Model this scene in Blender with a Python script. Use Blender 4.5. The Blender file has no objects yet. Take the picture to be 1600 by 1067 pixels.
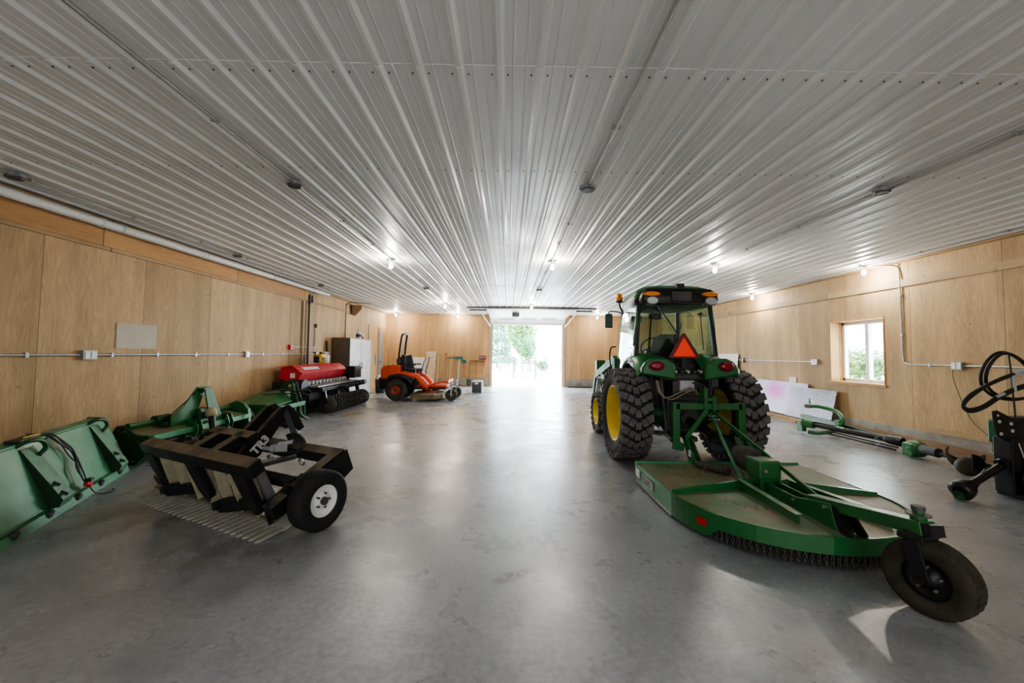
import bpy, math, random
from mathutils import Vector, Matrix
random.seed(7)
PI = math.pi
C = bpy.context.scene.collection
V = Vector

# ------------------------------------------------------------------ mesh builder
class MB:
    def __init__(s): s.v = []; s.f = []; s.mi = []; s.sm = []; s.m = 0
    def add(s, vs, fs, smooth=False):
        b = len(s.v); s.v += [tuple(p) for p in vs]
        for f in fs:
            s.f.append([b + i for i in f]); s.mi.append(s.m); s.sm.append(smooth)
        return s
    def box(s, c, d, rot=None):
        x, y, z = d[0] / 2, d[1] / 2, d[2] / 2
        vs = [V((a * x, b * y, e * z)) for a in (-1, 1) for b in (-1, 1) for e in (-1, 1)]
        if rot is not None:
            m = rot if isinstance(rot, Matrix) else Matrix.Rotation(rot, 3, 'Z')
            vs = [m @ p for p in vs]
        c = V(c)
        return s.add([p + c for p in vs], [(0, 1, 3, 2), (4, 6, 7, 5), (0, 4, 5, 1), (2, 3, 7, 6), (0, 2, 6, 4), (1, 5, 7, 3)])
    def bx(s, a, b):   # box from corner to corner
        return s.box([(a[i] + b[i]) / 2 for i in range(3)], [abs(a[i] - b[i]) for i in range(3)])
    def bar(s, p0, p1, w, h, up=(0, 0, 1)):
        p0, p1 = V(p0), V(p1); d = (p1 - p0); L = d.length; d.normalize(); up = V(up)
        sd = d.cross(up)
        if sd.length < 1e-4: sd = d.cross(V((0, 1, 0)))
        sd.normalize(); u2 = sd.cross(d).normalized()
        m = Matrix((sd, d, u2)).transposed()
        return s.box((p0 + p1) / 2, (w, L, h), m)
    def cyl(s, p0, p1, r, r2=None, n=16, caps=True, smooth=True):
        p0, p1 = V(p0), V(p1); r2 = r if r2 is None else r2
        d = (p1 - p0).normalized(); a = d.orthogonal().normalized(); b = d.cross(a)
        ring = lambda p, q: [p + (a * math.cos(2 * PI * i / n) + b * math.sin(2 * PI * i / n)) * q for i in range(n)]
        A, B = ring(p0, r), ring(p1, r2)
        s.add(A + B, [(i, (i + 1) % n, n + (i + 1) % n, n + i) for i in range(n)], smooth)
        if caps:
            if r > 1e-6: s.add(A, [list(range(n))[::-1]])
            if r2 > 1e-6: s.add(B, [list(range(n))])
        return s
    def tube(s, pts, r, n=8, closed=False):
        pts = [V(p) for p in pts]; N = len(pts); rings = []
        t0 = (pts[1] - pts[0]).normalized(); a = t0.orthogonal().normalized()
        for i, p in enumerate(pts):
            if closed: t = (pts[(i + 1) % N] - pts[i - 1]).normalized()
            else: t = (pts[min(i + 1, N - 1)] - pts[max(i - 1, 0)]).normalized()
            a = (a - t * a.dot(t)).normalized(); b = t.cross(a)
            rings += [p + (a * math.cos(2 * PI * k / n) + b * math.sin(2 * PI * k / n)) * r for k in range(n)]
        fs = []
        for i in range(N if closed else N - 1):
            j = (i + 1) % N
            fs += [(i * n + k, i * n + (k + 1) % n, j * n + (k + 1) % n, j * n + k) for k in range(n)]
        s.add(rings, fs, True)
        if not closed:
            s.add(rings[:n], [list(range(n))[::-1]]); s.add(rings[-n:], [list(range(n))])
        return s
    def prism(s, poly, o, ax, ay, t, centered=True):
        o, ax, ay = V(o), V(ax).normalized(), V(ay).normalized(); nz = ax.cross(ay)
        h = t / 2 if centered else 0
        A = [o + ax * x + ay * y - nz * h for x, y in poly]; B = [p + nz * t for p in A]; n = len(poly)
        s.add(A + B, [list(range(n))[::-1], [n + i for i in range(n)]] + [(i, (i + 1) % n, n + (i + 1) % n, n + i) for i in range(n)])
        return s
    def lathe(s, prof, o, axis, n=24, smooth=True, arc=None):
        o = V(o); ax = V(axis).normalized(); a = ax.orthogonal().normalized(); b = ax.cross(a); k = len(prof); vs = []
        for i in range(n):
            t = 2 * PI * i / n; dr = a * math.cos(t) + b * math.sin(t)
            vs += [o + dr * r + ax * h for r, h in prof]
        fs = [(i * k + j, ((i + 1) % n) * k + j, ((i + 1) % n) * k + j + 1, i * k + j + 1) for i in range(n) for j in range(k - 1)]
        return s.add(vs, fs, smooth)
    def sph(s, c, r, n=10, sc=(1, 1, 1)):
        c = V(c); vs = []; m = n // 2
        for i in range(m + 1):
            t = PI * i / m
            for j in range(n):
                q = 2 * PI * j / n
                vs.append(c + V((r * math.sin(t) * math.cos(q) * sc[0], r * math.sin(t) * math.sin(q) * sc[1], r * math.cos(t) * sc[2])))
        return s.add(vs, [(i * n + j, (i + 1) * n + j, (i + 1) * n + (j + 1) % n, i * n + (j + 1) % n) for i in range(m) for j in range(n)], True)
    def loft(s, loops, smooth=True, cap=True):
        n = len(loops[0]); vs = [p for l in loops for p in l]
        s.add(vs, [(i * n + k, i * n + (k + 1) % n, (i + 1) * n + (k + 1) % n, (i + 1) * n + k) for i in range(len(loops) - 1) for k in range(n)], smooth)
        if cap: s.add(loops[0], [list(range(n))[::-1]]); s.add(loops[-1], [list(range(n))])
        return s
    def move(s, off=(0, 0, 0), rot=None):
        off = V(off)
        s.v = [tuple((rot @ V(p) if rot is not None else V(p)) + off) for p in s.v]
        return s
    def build(s, name, mats, parent=None, bevel=0, off=None, kind=None):
        me = bpy.data.meshes.new(name)
        if off is not None: s.move([-c for c in off])
        me.from_pydata(s.v, [], s.f)
        if not isinstance(mats, (list, tuple)): mats = [mats]
        for m in mats: me.materials.append(m)
        me.polygons.foreach_set('material_index', s.mi); me.polygons.foreach_set('use_smooth', s.sm); me.update()
        o = bpy.data.objects.new(name, me); C.objects.link(o)
        if parent is not None: o.parent = parent
        if bevel:
            b = o.modifiers.new('bevel', 'BEVEL'); b.width = bevel; b.segments = 2; b.limit_method = 'ANGLE'; b.angle_limit = 0.7
        if kind: o['kind'] = kind
        return o

def spl(pts, k=6):
    pts = [V(p) for p in pts]; out = []; P = [pts[0]] + pts + [pts[-1]]
    for i in range(1, len(P) - 2):
        a, b, c, d = P[i - 1:i + 3]
        for j in range(k):
            t = j / k
            out.append(0.5 * ((2 * b) + (c - a) * t + (2 * a - 5 * b + 4 * c - d) * t * t + (3 * b - 3 * c + d - a) * t ** 3))
    return out + [pts[-1]]
def thing(name, label, cat, loc=(0, 0, 0), rz=0, group=None):
    o = bpy.data.objects.new(name, None); C.objects.link(o); o.location = loc; o.rotation_euler = (0, 0, rz)
    o.empty_display_size = .1
    return tag(o, label, cat, group)
def tag(o, label, cat, group=None):
    o['label'] = label; o['category'] = cat
    if group: o['group'] = group
    return o
def place(o, loc):   # put a one-mesh thing's origin at its base
    o.data.transform(Matrix.Translation(-V(loc))); o.location = loc; return o
def dup(root, loc, rz=None, label=None):
    r = root.copy(); C.objects.link(r); r.location = loc
    if rz is not None: r.rotation_euler = (0, 0, rz)
    if label: r['label'] = label
    for ch in list(root.children):
        c = ch.copy(); C.objects.link(c); c.parent = r
        for g in ch.children:
            d = g.copy(); C.objects.link(d); d.parent = c
    return r
def text(body, size, o, ax, ay, m, parent, name='lettering', extrude=.0008, bold=.0, sx=1.0):
    cu = bpy.data.curves.new('t', 'FONT'); cu.body = body; cu.size = size; cu.extrude = extrude; cu.offset = bold
    t = bpy.data.objects.new('t', cu); C.objects.link(t); bpy.context.view_layer.update()
    me = bpy.data.meshes.new_from_object(t.evaluated_get(bpy.context.evaluated_depsgraph_get()))
    bpy.data.objects.remove(t)
    ax, ay = V(ax).normalized(), V(ay).normalized(); nz = ax.cross(ay)
    M = Matrix((ax * sx, ay, nz)).transposed().to_4x4(); M.translation = V(o)
    me.transform(M); me.name = name; me.materials.clear(); me.materials.append(m)
    ob = bpy.data.objects.new(name, me); C.objects.link(ob); ob.parent = parent
    return ob

# ------------------------------------------------------------------ materials
def new(name):
    m = bpy.data.materials.new(name); m.use_nodes = True; nt = m.node_tree
    return m, nt, nt.nodes['Principled BSDF']
def N(nt, t, **k):
    n = nt.nodes.new(t)
    for a, b in k.items():
        if a.startswith('i_'): n.inputs[a[2:].replace('_', ' ')].default_value = b
        else: setattr(n, a, b)
    return n
def ramp(nt, src, stops):
    r = N(nt, 'ShaderNodeValToRGB'); e = r.color_ramp.elements
    while len(e) < len(stops): e.new(.5)
    for i, (p, c) in enumerate(stops):
        e[i].position = p; e[i].color = (c[0], c[1], c[2], 1) if isinstance(c, (tuple, list)) else (c, c, c, 1)
    nt.links.new(src, r.inputs[0]); return r
def mixc(nt, a, b, f, mode='MIX'):
    n = N(nt, 'ShaderNodeMix', data_type='RGBA', blend_type=mode); L = nt.links
    for i, x in ((6, a), (7, b)):
        if isinstance(x, (tuple, list)): n.inputs[i].default_value = (*x[:3], 1)
        else: L.new(x, n.inputs[i])
    if isinstance(f, (int, float)): n.inputs[0].default_value = f
    else: L.new(f, n.inputs[0])
    return n.outputs[2]
def math_(nt, op, a, b=None, c=None):
    n = N(nt, 'ShaderNodeMath', operation=op)
    for i, x in enumerate((a, b, c)):
        if x is None: continue
        if isinstance(x, (int, float)): n.inputs[i].default_value = x
        else: nt.links.new(x, n.inputs[i])
    return n.outputs[0]
def paint(name, col, rough=.4, metal=0, var=.25, dust=0, dustcol=(.20, .17, .12), scale=6, spec=.5, coat=0):
    m, nt, b = new(name); L = nt.links
    tc = N(nt, 'ShaderNodeTexCoord'); no = N(nt, 'ShaderNodeTexNoise', i_Scale=scale, i_Detail=6, i_Roughness=.65)
    L.new(tc.outputs['Object'], no.inputs['Vector'])
    r = ramp(nt, no.outputs[0], [(.3, 1 - var), (.7, 1 + var * .4)])
    c = mixc(nt, col, r.outputs[0], 1, 'MULTIPLY')
    if dust:
        g = N(nt, 'ShaderNodeNewGeometry'); sp = N(nt, 'ShaderNodeSeparateXYZ'); L.new(g.outputs['Normal'], sp.inputs[0])
        up = ramp(nt, sp.outputs[2], [(.35, 0), (.9, 1)])
        n2 = N(nt, 'ShaderNodeTexNoise', i_Scale=scale * .6, i_Detail=8, i_Roughness=.7); L.new(tc.outputs['Object'], n2.inputs['Vector'])
        dr = ramp(nt, n2.outputs[0], [(.36, 0), (.54, 1)])
        f = math_(nt, 'MULTIPLY', math_(nt, 'MULTIPLY', up.outputs[0], dr.outputs[0]), dust)
        c = mixc(nt, c, dustcol, f)
    L.new(c, b.inputs['Base Color'])
    rr = ramp(nt, no.outputs[0], [(.3, min(1, rough + .12)), (.7, max(.05, rough - .06))]); L.new(rr.outputs[0], b.inputs['Roughness'])
    b.inputs['Metallic'].default_value = metal; b.inputs['Specular IOR Level'].default_value = spec
    if coat: b.inputs['Coat Weight'].default_value = coat; b.inputs['Coat Roughness'].default_value = .1
    return m
def emis(name, col, st):
    m, nt, b = new(name); b.inputs['Base Color'].default_value = (*col, 1)
    b.inputs['Emission Color'].default_value = (*col, 1); b.inputs['Emission Strength'].default_value = st; return m
def glass(name, tint=(.93, .97, .94), refl=.12):
    m = bpy.data.materials.new(name); m.use_nodes = True; nt = m.node_tree; nt.nodes.clear()
    o = N(nt, 'ShaderNodeOutputMaterial'); t = N(nt, 'ShaderNodeBsdfTransparent'); g = N(nt, 'ShaderNodeBsdfGlossy')
    t.inputs[0].default_value = (*tint, 1); g.inputs['Roughness'].default_value = .03
    fr = N(nt, 'ShaderNodeFresnel', i_IOR=1.5); mx = N(nt, 'ShaderNodeMixShader')
    f = math_(nt, 'ADD', math_(nt, 'MULTIPLY', fr.outputs[0], .55), refl * .15)
    nt.links.new(f, mx.inputs[0]); nt.links.new(t.outputs[0], mx.inputs[1]); nt.links.new(g.outputs[0], mx.inputs[2]); nt.links.new(mx.outputs[0], o.inputs[0])
    return m

def plywood(name, base=(.48, .345, .205), dark=(.37, .255, .145), horiz=False, shift=0.0, seam=1.2192, strong=1.0):
    m, nt, b = new(name); L = nt.links
    tc = N(nt, 'ShaderNodeTexCoord'); sp = N(nt, 'ShaderNodeSeparateXYZ'); L.new(tc.outputs['Object'], sp.inputs[0])
    u = math_(nt, 'ADD', math_(nt, 'ADD', sp.outputs[0], sp.outputs[1]), shift)
    pu = math_(nt, 'DIVIDE', u, seam); pid = math_(nt, 'FLOOR', pu); fr = math_(nt, 'FRACT', pu)
    wn = N(nt, 'ShaderNodeTexWhiteNoise', noise_dimensions='1D'); L.new(pid, wn.inputs['W'])
    a, z = (sp.outputs[2], u) if horiz else (u, sp.outputs[2])
    cb = N(nt, 'ShaderNodeCombineXYZ')
    L.new(math_(nt, 'ADD', math_(nt, 'MULTIPLY', a, 7.0), math_(nt, 'MULTIPLY', wn.outputs[0], 17)), cb.inputs[0])
    L.new(math_(nt, 'MULTIPLY', z, .55), cb.inputs[1]); L.new(math_(nt, 'MULTIPLY', pid, 3.1), cb.inputs[2])
    n1 = N(nt, 'ShaderNodeTexNoise', i_Scale=1.0, i_Detail=3, i_Roughness=.5, i_Distortion=.5); L.new(cb.outputs[0], n1.inputs['Vector'])
    rings = math_(nt, 'FRACT', math_(nt, 'MULTIPLY', n1.outputs[0], 16))
    rr = ramp(nt, rings, [(0, .0), (.75, 1), (1, .2)])
    c2 = N(nt, 'ShaderNodeCombineXYZ'); L.new(math_(nt, 'MULTIPLY', a, 160), c2.inputs[0]); L.new(math_(nt, 'MULTIPLY', z, 5), c2.inputs[1])
    n2 = N(nt, 'ShaderNodeTexNoise', i_Scale=1.0, i_Detail=2); L.new(c2.outputs[0], n2.inputs['Vector'])
    c3 = N(nt, 'ShaderNodeCombineXYZ'); L.new(math_(nt, 'MULTIPLY', a, 3.2), c3.inputs[0]); L.new(math_(nt, 'MULTIPLY', z, .45), c3.inputs[1])
    n3 = N(nt, 'ShaderNodeTexNoise', i_Scale=1.1, i_Detail=4, i_Roughness=.6); L.new(c3.outputs[0], n3.inputs['Vector'])
    f = math_(nt, 'ADD', math_(nt, 'MULTIPLY', rr.outputs[0], .62 * strong), math_(nt, 'MULTIPLY', n2.outputs[0], .60 * strong))
    c = mixc(nt, base, dark, f)
    br = math_(nt, 'ADD', math_(nt, 'MULTIPLY', wn.outputs[0], .30), .84)
    big = ramp(nt, n3.outputs[0], [(.36, .84), (.64, 1.10)])
    c = mixc(nt, c, big.outputs[0], 1, 'MULTIPLY')
    cc = N(nt, 'ShaderNodeCombineColor'); [L.new(br, cc.inputs[i]) for i in range(3)]
    c = mixc(nt, c, cc.outputs[0], 1, 'MULTIPLY')
    # knots
    vo = N(nt, 'ShaderNodeTexVoronoi', i_Scale=3.2); L.new(tc.outputs['Object'], vo.inputs['Vector'])
    kn = ramp(nt, vo.outputs['Distance'], [(.03, 1), (.085, 0)])
    c = mixc(nt, c, (.16, .09, .04), math_(nt, 'MULTIPLY', kn.outputs[0], .55))
    ed = math_(nt, 'LESS_THAN', fr, .006)
    c = mixc(nt, c, (.10, .06, .03), math_(nt, 'MULTIPLY', ed, .8))
    L.new(c, b.inputs['Base Color']); b.inputs['Roughness'].default_value = .62; b.inputs['Specular IOR Level'].default_value = .3
    return m

def concrete():
    m, nt, b = new('concrete_floor'); L = nt.links
    tc = N(nt, 'ShaderNodeTexCoord'); O = tc.outputs['Object']
    def noise(s, d=8, r=.6, dist=0, vec=None):
        n = N(nt, 'ShaderNodeTexNoise', i_Scale=s, i_Detail=d, i_Roughness=r, i_Distortion=dist); L.new(vec or O, n.inputs['Vector']); return n.outputs[0]
    big = noise(.6, 8, .55, .1); mid = noise(2.3, 10, .62, .1); fine = noise(30, 4, .6); sw = noise(1.4, 8, .6, .3)
    c = ramp(nt, big, [(.36, (.27, .285, .30)), (.5, (.325, .342, .362)), (.64, (.375, .39, .41))]).outputs[0]
    c = mixc(nt, c, ramp(nt, mid, [(.36, .82), (.5, .98), (.64, 1.06)]).outputs[0], 1, 'MULTIPLY')
    c = mixc(nt, c, ramp(nt, fine, [(.38, .86), (.62, 1.08)]).outputs[0], 1, 'MULTIPLY')
    def spot(x, y, rx, ry, col, amt, ns=3.0, lo=.42, hi=.6, ring=None, ang=0):
        nonlocal c
        mp = N(nt, 'ShaderNodeMapping', vector_type='TEXTURE'); L.new(O, mp.inputs[0])
        mp.inputs['Location'].default_value = (x, y, 0); mp.inputs['Rotation'].default_value = (0, 0, ang); mp.inputs['Scale'].default_value = (rx, ry, 1)
        ln = N(nt, 'ShaderNodeVectorMath', operation='LENGTH'); L.new(mp.outputs[0], ln.inputs[0])
        fall = ramp(nt, ln.outputs['Value'], [(.35, 1), (1, 0)] if ring is None else [(ring - .16, 0), (ring, 1), (min(1, ring + .14), 0)])
        nn = ramp(nt, noise(ns, 8, .75, .5), [(lo, 0), (hi, 1)])
        c = mixc(nt, c, col, math_(nt, 'MULTIPLY', math_(nt, 'MULTIPLY', fall.outputs[0], nn.outputs[0]), amt))
    br = (.10, .072, .038); dk = (.055, .055, .052); tan = (.42, .30, .16)
    spot(-2.3, 9.2, 1.5, 1.3, tan, 1, 2.5, .36, .5, ring=.8)
    spot(-1.7, 10.2, 1.0, .5, tan, .6, 2.5)
    spot(-1.15, 3.95, .75, .30, br, .9, 7, .45, .62)
    spot(-1.0, 3.6, .9, .10, br, .5, 7, .45, .62)
    spot(-1.9, 2.95, .8, .45, br, .6, 4, .4, .6)
    spot(-2.9, 3.4, 1.1, .5, (.14, .11, .075), .7, 4, .38, .6)
    spot(.05, 2.55, .20, .07, br, 1.0, 14, .38, .5, ang=.6)
    spot(.05, 2.2, .10, .25, (.22, .20, .15), .8, 6, .4, .6)
    spot(.02, 4.7, .6, .7, dk, .9, 14, .44, .56)
    spot(.35, 3.7, .5, 1.0, dk, .6, 14, .47, .6)
    spot(-.2, 6.5, .7, 2.0, dk, .35, 5, .5, .65)
    spot(2.9, 2.2, 1.6, .8, (.42, .42, .40), .5, 2.5, .5, .62)
    spot(1.3, 1.9, .9, .3, (.22, .21, .18), .5, 3, .45, .6)
    # hairline dark scuffs
    sc = noise(13, 12, .8, .2); c = mixc(nt, c, (.14, .14, .135), math_(nt, 'MULTIPLY', ramp(nt, sc, [(.56, 0), (.80, 1)]).outputs[0], .3))
    L.new(c, b.inputs['Base Color'])
    ro = math_(nt, 'ADD', math_(nt, 'MULTIPLY', ramp(nt, mid, [(.3, 0), (.7, 1)]).outputs[0], -.12), math_(nt, 'ADD', math_(nt, 'MULTIPLY', ramp(nt, sw, [(.35, 0), (.65, 1)]).outputs[0], .12), .30))
    L.new(ro, b.inputs['Roughness']); b.inputs['Specular IOR Level'].default_value = .95
    bp = N(nt, 'ShaderNodeBump', i_Strength=.10, i_Distance=.02); L.new(mixc(nt, mid, sc, .5), bp.inputs['Height']); L.new(bp.outputs[0], b.inputs['Normal'])
    return m

M = {}
M['shank'] = paint('dusty_tan_steel', (.40, .36, .25), .6, 0, .3, scale=10)
M['bracket_shade'] = paint('shadow_green', (.006, .036, .014), .5, 0, .3)  # shade on the bracket sides, put into the colour as near-black green
M['chain'] = paint('dark_chain_steel', (.09, .085, .075), .5, .4, .4, scale=20)
M['olive'] = paint('dusty_olive_steel', (.17, .165, .11), .65, 0, .35, scale=7)
M['bracket'] = paint('worn_bracket_green', (.10, .26, .15), .5, 0, .3, dust=.3, dustcol=(.25, .28, .2))
M['auger'] = paint('dull_steel_flight', (.10, .09, .07), .5, .3, .3)
M['ceil'] = paint('white_ribbed_steel', (.66, .66, .635), .36, .0, .08, scale=1.2, spec=.8)
M['screw'] = paint('screw_head', (.10, .10, .10), .5)
M['ply_left'] = plywood('plywood_left', (.57, .40, .215), (.41, .27, .14), shift=.72)
M['ply_right'] = plywood('plywood_right', (.55, .385, .205), (.40, .265, .135), shift=.62)
M['ply_back'] = plywood('plywood_back', (.62, .395, .195), (.48, .285, .13), shift=.2)
M['header'] = plywood('header_wood', (.56, .33, .15), (.47, .25, .10), horiz=True, seam=2.44, shift=.1)
M['lumber'] = plywood('lumber', (.47, .34, .19), (.38, .26, .14), horiz=True, seam=3.6)
M['darklumber'] = plywood('weathered_lumber', (.30, .20, .115), (.21, .13, .07), horiz=True, seam=3.6)
M['floor'] = concrete()
M['curb'] = paint('concrete_curb', (.36, .34, .30), .85, 0, .35, scale=5)
M['white'] = paint('white_paint', (.78, .78, .75), .4, 0, .06)
M['pvc'] = paint('white_pvc', (.62, .63, .62), .35, 0, .08)
M['galv'] = paint('galvanised_steel', (.42, .43, .43), .38, .7, .2, scale=14)
M['conduit'] = paint('conduit_steel', (.36, .36, .34), .4, .5, .15)
M['dgrey'] = paint('dark_grey', (.07, .07, .07), .55)
M['grey'] = paint('grey_plastic', (.25, .26, .27), .5)
M['lgrey'] = paint('light_grey', (.48, .49, .50), .5)
M['black'] = paint('black_paint', (.014, .014, .016), .38, 0, .3)
M['blackd'] = paint('dusty_black_paint', (.013, .013, .015), .4, 0, .3, dust=1, dustcol=(.17, .135, .09), scale=4)
M['comb'] = paint('worn_grey_steel', (.38, .37, .32), .55, 0, .25, scale=9)
M['rubber'] = paint('rubber', (.014, .014, .014), .75, 0, .3, scale=9)
M['lug'] = paint('dusty_rubber_lug', (.135, .13, .125), .85, 0, .35, scale=12)
M['rubberd'] = paint('dusty_rubber', (.060, .055, .048), .85, 0, .35, scale=9)
M['muddy'] = paint('muddy_rubber', (.045, .038, .026), .9, 0, .5, scale=11)
M['green'] = paint('green_paint', (.018, .135, .035), .34, 0, .25, dust=.25, dustcol=(.10, .20, .10), scale=5, coat=.15)
M['greent'] = paint('tractor_green', (.022, .155, .042), .36, 0, .15, scale=3, coat=.12)
M['arm'] = paint('loader_green', (.035, .17, .06), .5, 0, .2, spec=.3)
M['greenl'] = paint('faded_green_paint', (.060, .255, .125), .38, 0, .25, scale=3, coat=.15)
M['greendk'] = paint('dark_green_paint', (.010, .070, .022), .4, 0, .3)
M['deck'] = paint('dusty_green_deck', (.075, .22, .10), .5, 0, .3, dust=.97, dustcol=(.21, .175, .10), scale=3.6)
M['yellow'] = paint('yellow_rim', (.72, .52, .03), .4, 0, .15, scale=5)
M['amber'] = paint('amber_lens', (.85, .25, .01), .2, 0, .1, coat=.5)
M['redlens'] = paint('red_lens', (.28, .008, .02), .15, 0, .2, coat=.6)
M['lens'] = paint('clear_lamp_lens', (.55, .58, .58), .12, .3, .2, coat=.6)
M['smv_o'] = emis('smv_orange', (.95, .055, .02), .12)
M['smv_r'] = paint('smv_dark_red', (.16, .006, .008), .35, 0, .1)
M['red'] = paint('red_paint', (.60, .03, .05), .35, 0, .2, scale=5, coat=.2)
M['orange'] = paint('orange_paint', (.75, .10, .03), .35, 0, .18, scale=5, coat=.2)
M['orangedk'] = paint('dirty_orange', (.42, .07, .03), .5, 0, .3)
M['seat'] = paint('seat_fabric', (.06, .065, .07), .75)
M['tan'] = paint('dusty_steel', (.30, .26, .17), .6, .2, .3, scale=10)
M['rust'] = paint('dirty_deck_steel', (.20, .16, .10), .65, .1, .4, scale=7)
M['steel'] = paint('bright_steel', (.55, .56, .57), .25, .9, .15, scale=10)
M['cabinet'] = paint('painted_cabinet_front', (.52, .54, .52), .35, .3, .12, scale=3)
M['cabside'] = paint('cabinet_side', (.15, .12, .095), .5, 0, .15)
M['glass'] = glass('clear_glass'); M['cabglass'] = glass('cab_glass', (.84, .93, .88), .2)
M['mirror'] = paint('mirror_back', (.03, .07, .065), .2, .2, .2)
M['wood'] = paint('wood_handle', (.70, .50, .28), .55, 0, .2, scale=14)
M['board'] = paint('pale_board', (.50, .46, .36), .7, 0, .12, scale=4)
M['whiteboard'] = paint('white_board', (.70, .68, .66), .5, 0, .06)
M['bluegreen'] = paint('teal_bristle', (.03, .16, .13), .8)
M['blue'] = paint('blue_plastic', (.06, .08, .35), .4)
M['sticker'] = paint('white_sticker', (.75, .77, .76), .5, 0, .15, scale=30)
M['bulb'] = emis('lit_bulb', (1, .96, .88), 60)
M['gyellow'] = paint('yellow_plastic', (.75, .48, .02), .4)
M['beige'] = paint('beige_plastic', (.45, .37, .22), .55)
M['leaf1'] = paint('pale_leaf', (.11, .24, .075), .6, 0, .3, scale=2); M['leaf2'] = paint('green_leaf', (.055, .18, .06), .6, 0, .3, scale=2)
M['leaf3'] = paint('spruce_needles', (.075, .19, .12), .7, 0, .3, scale=2)
M['bark'] = paint('bark', (.20, .15, .11), .9)
M['grass'] = paint('dry_grass', (.14, .12, .055), .9, 0, .5, scale=30)
M['redtag'] = paint('red_tag', (.55, .02, .02), .4)
M['cord'] = paint('black_cord', (.02, .02, .02), .5); M['cordg'] = paint('green_cord', (.10, .13, .07), .6)
M['labelgrey'] = paint('decal_grey', (.42, .44, .42), .5, 0, .1); M['labeldk'] = paint('decal_dark', (.05, .05, .05), .5)
def gravel():
    m, nt, b = new('pale_gravel'); no = N(nt, 'ShaderNodeTexNoise', i_Scale=.6, i_Detail=8); tc = N(nt, 'ShaderNodeTexCoord'); nt.links.new(tc.outputs['Object'], no.inputs[0])
    r = ramp(nt, no.outputs[0], [(.3, (.72, .71, .68)), (.7, (.85, .84, .81))]); nt.links.new(r.outputs[0], b.inputs['Base Color']); b.inputs['Roughness'].default_value = .9; return m
M['gravel'] = gravel()
def diamond():
    m, nt, b = new('diamond_plate'); L = nt.links; tc = N(nt, 'ShaderNodeTexCoord')
    mp = N(nt, 'ShaderNodeMapping'); L.new(tc.outputs['Object'], mp.inputs[0]); mp.inputs['Scale'].default_value = (1, 22, 22); mp.inputs['Rotation'].default_value = (PI / 4, 0, 0)
    v = N(nt, 'ShaderNodeTexVoronoi', i_Scale=1.0); v.inputs['Randomness'].default_value = 0; L.new(mp.outputs[0], v.inputs['Vector'])
    r = ramp(nt, v.outputs['Distance'], [(.15, 1), (.4, 0)])
    bp = N(nt, 'ShaderNodeBump', i_Strength=.9, i_Distance=.01); L.new(r.outputs[0], bp.inputs['Height']); L.new(bp.outputs[0], b.inputs['Normal'])
    no = N(nt, 'ShaderNodeTexNoise', i_Scale=1.3, i_Detail=3); L.new(tc.outputs['Object'], no.inputs[0])
    c = ramp(nt, no.outputs[0], [(.35, (.16, .165, .175)), (.6, (.24, .23, .255))]); L.new(c.outputs[0], b.inputs['Base Color'])
    b.inputs['Metallic'].default_value = .55; b.inputs['Roughness'].default_value = .38; return m
M['diamond'] = diamond()
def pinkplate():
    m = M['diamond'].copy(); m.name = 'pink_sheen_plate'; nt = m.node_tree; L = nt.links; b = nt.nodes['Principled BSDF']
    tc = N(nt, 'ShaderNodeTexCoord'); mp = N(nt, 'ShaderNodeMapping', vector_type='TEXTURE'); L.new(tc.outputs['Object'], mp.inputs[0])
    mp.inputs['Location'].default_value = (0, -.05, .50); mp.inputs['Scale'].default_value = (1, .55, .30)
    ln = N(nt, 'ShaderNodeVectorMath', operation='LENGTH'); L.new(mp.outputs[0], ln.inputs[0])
    r = ramp(nt, ln.outputs['Value'], [(.3, (.34, .09, .26)), (.8, (.30, .24, .32)), (1, (.28, .275, .30))]); L.new(r.outputs[0], b.inputs['Base Color']); return m  # pink sheen painted into the base colour as a soft oval
def chrome_red():
    m, nt, b = new('plate_with_pink_sheen'); b.inputs['Base Color'].default_value = (.66, .56, .66, 1); b.inputs['Metallic'].default_value = .5; b.inputs['Roughness'].default_value = .35; return m

# ------------------------------------------------------------------ room shell
H = 2.993; XL, XR, YB, YF = -5.03, 6.45, 16.7, -3.2
def struct(name, mb, m, bevel=0, parent=None):
    o = mb.build(name, m, parent, bevel)
    if parent is None: o['kind'] = 'structure'
    return o
struct('floor', MB().bx((XL - .3, YF - .2, -.12), (XR + .3, YB + .02, 0)), M['floor'])

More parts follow.
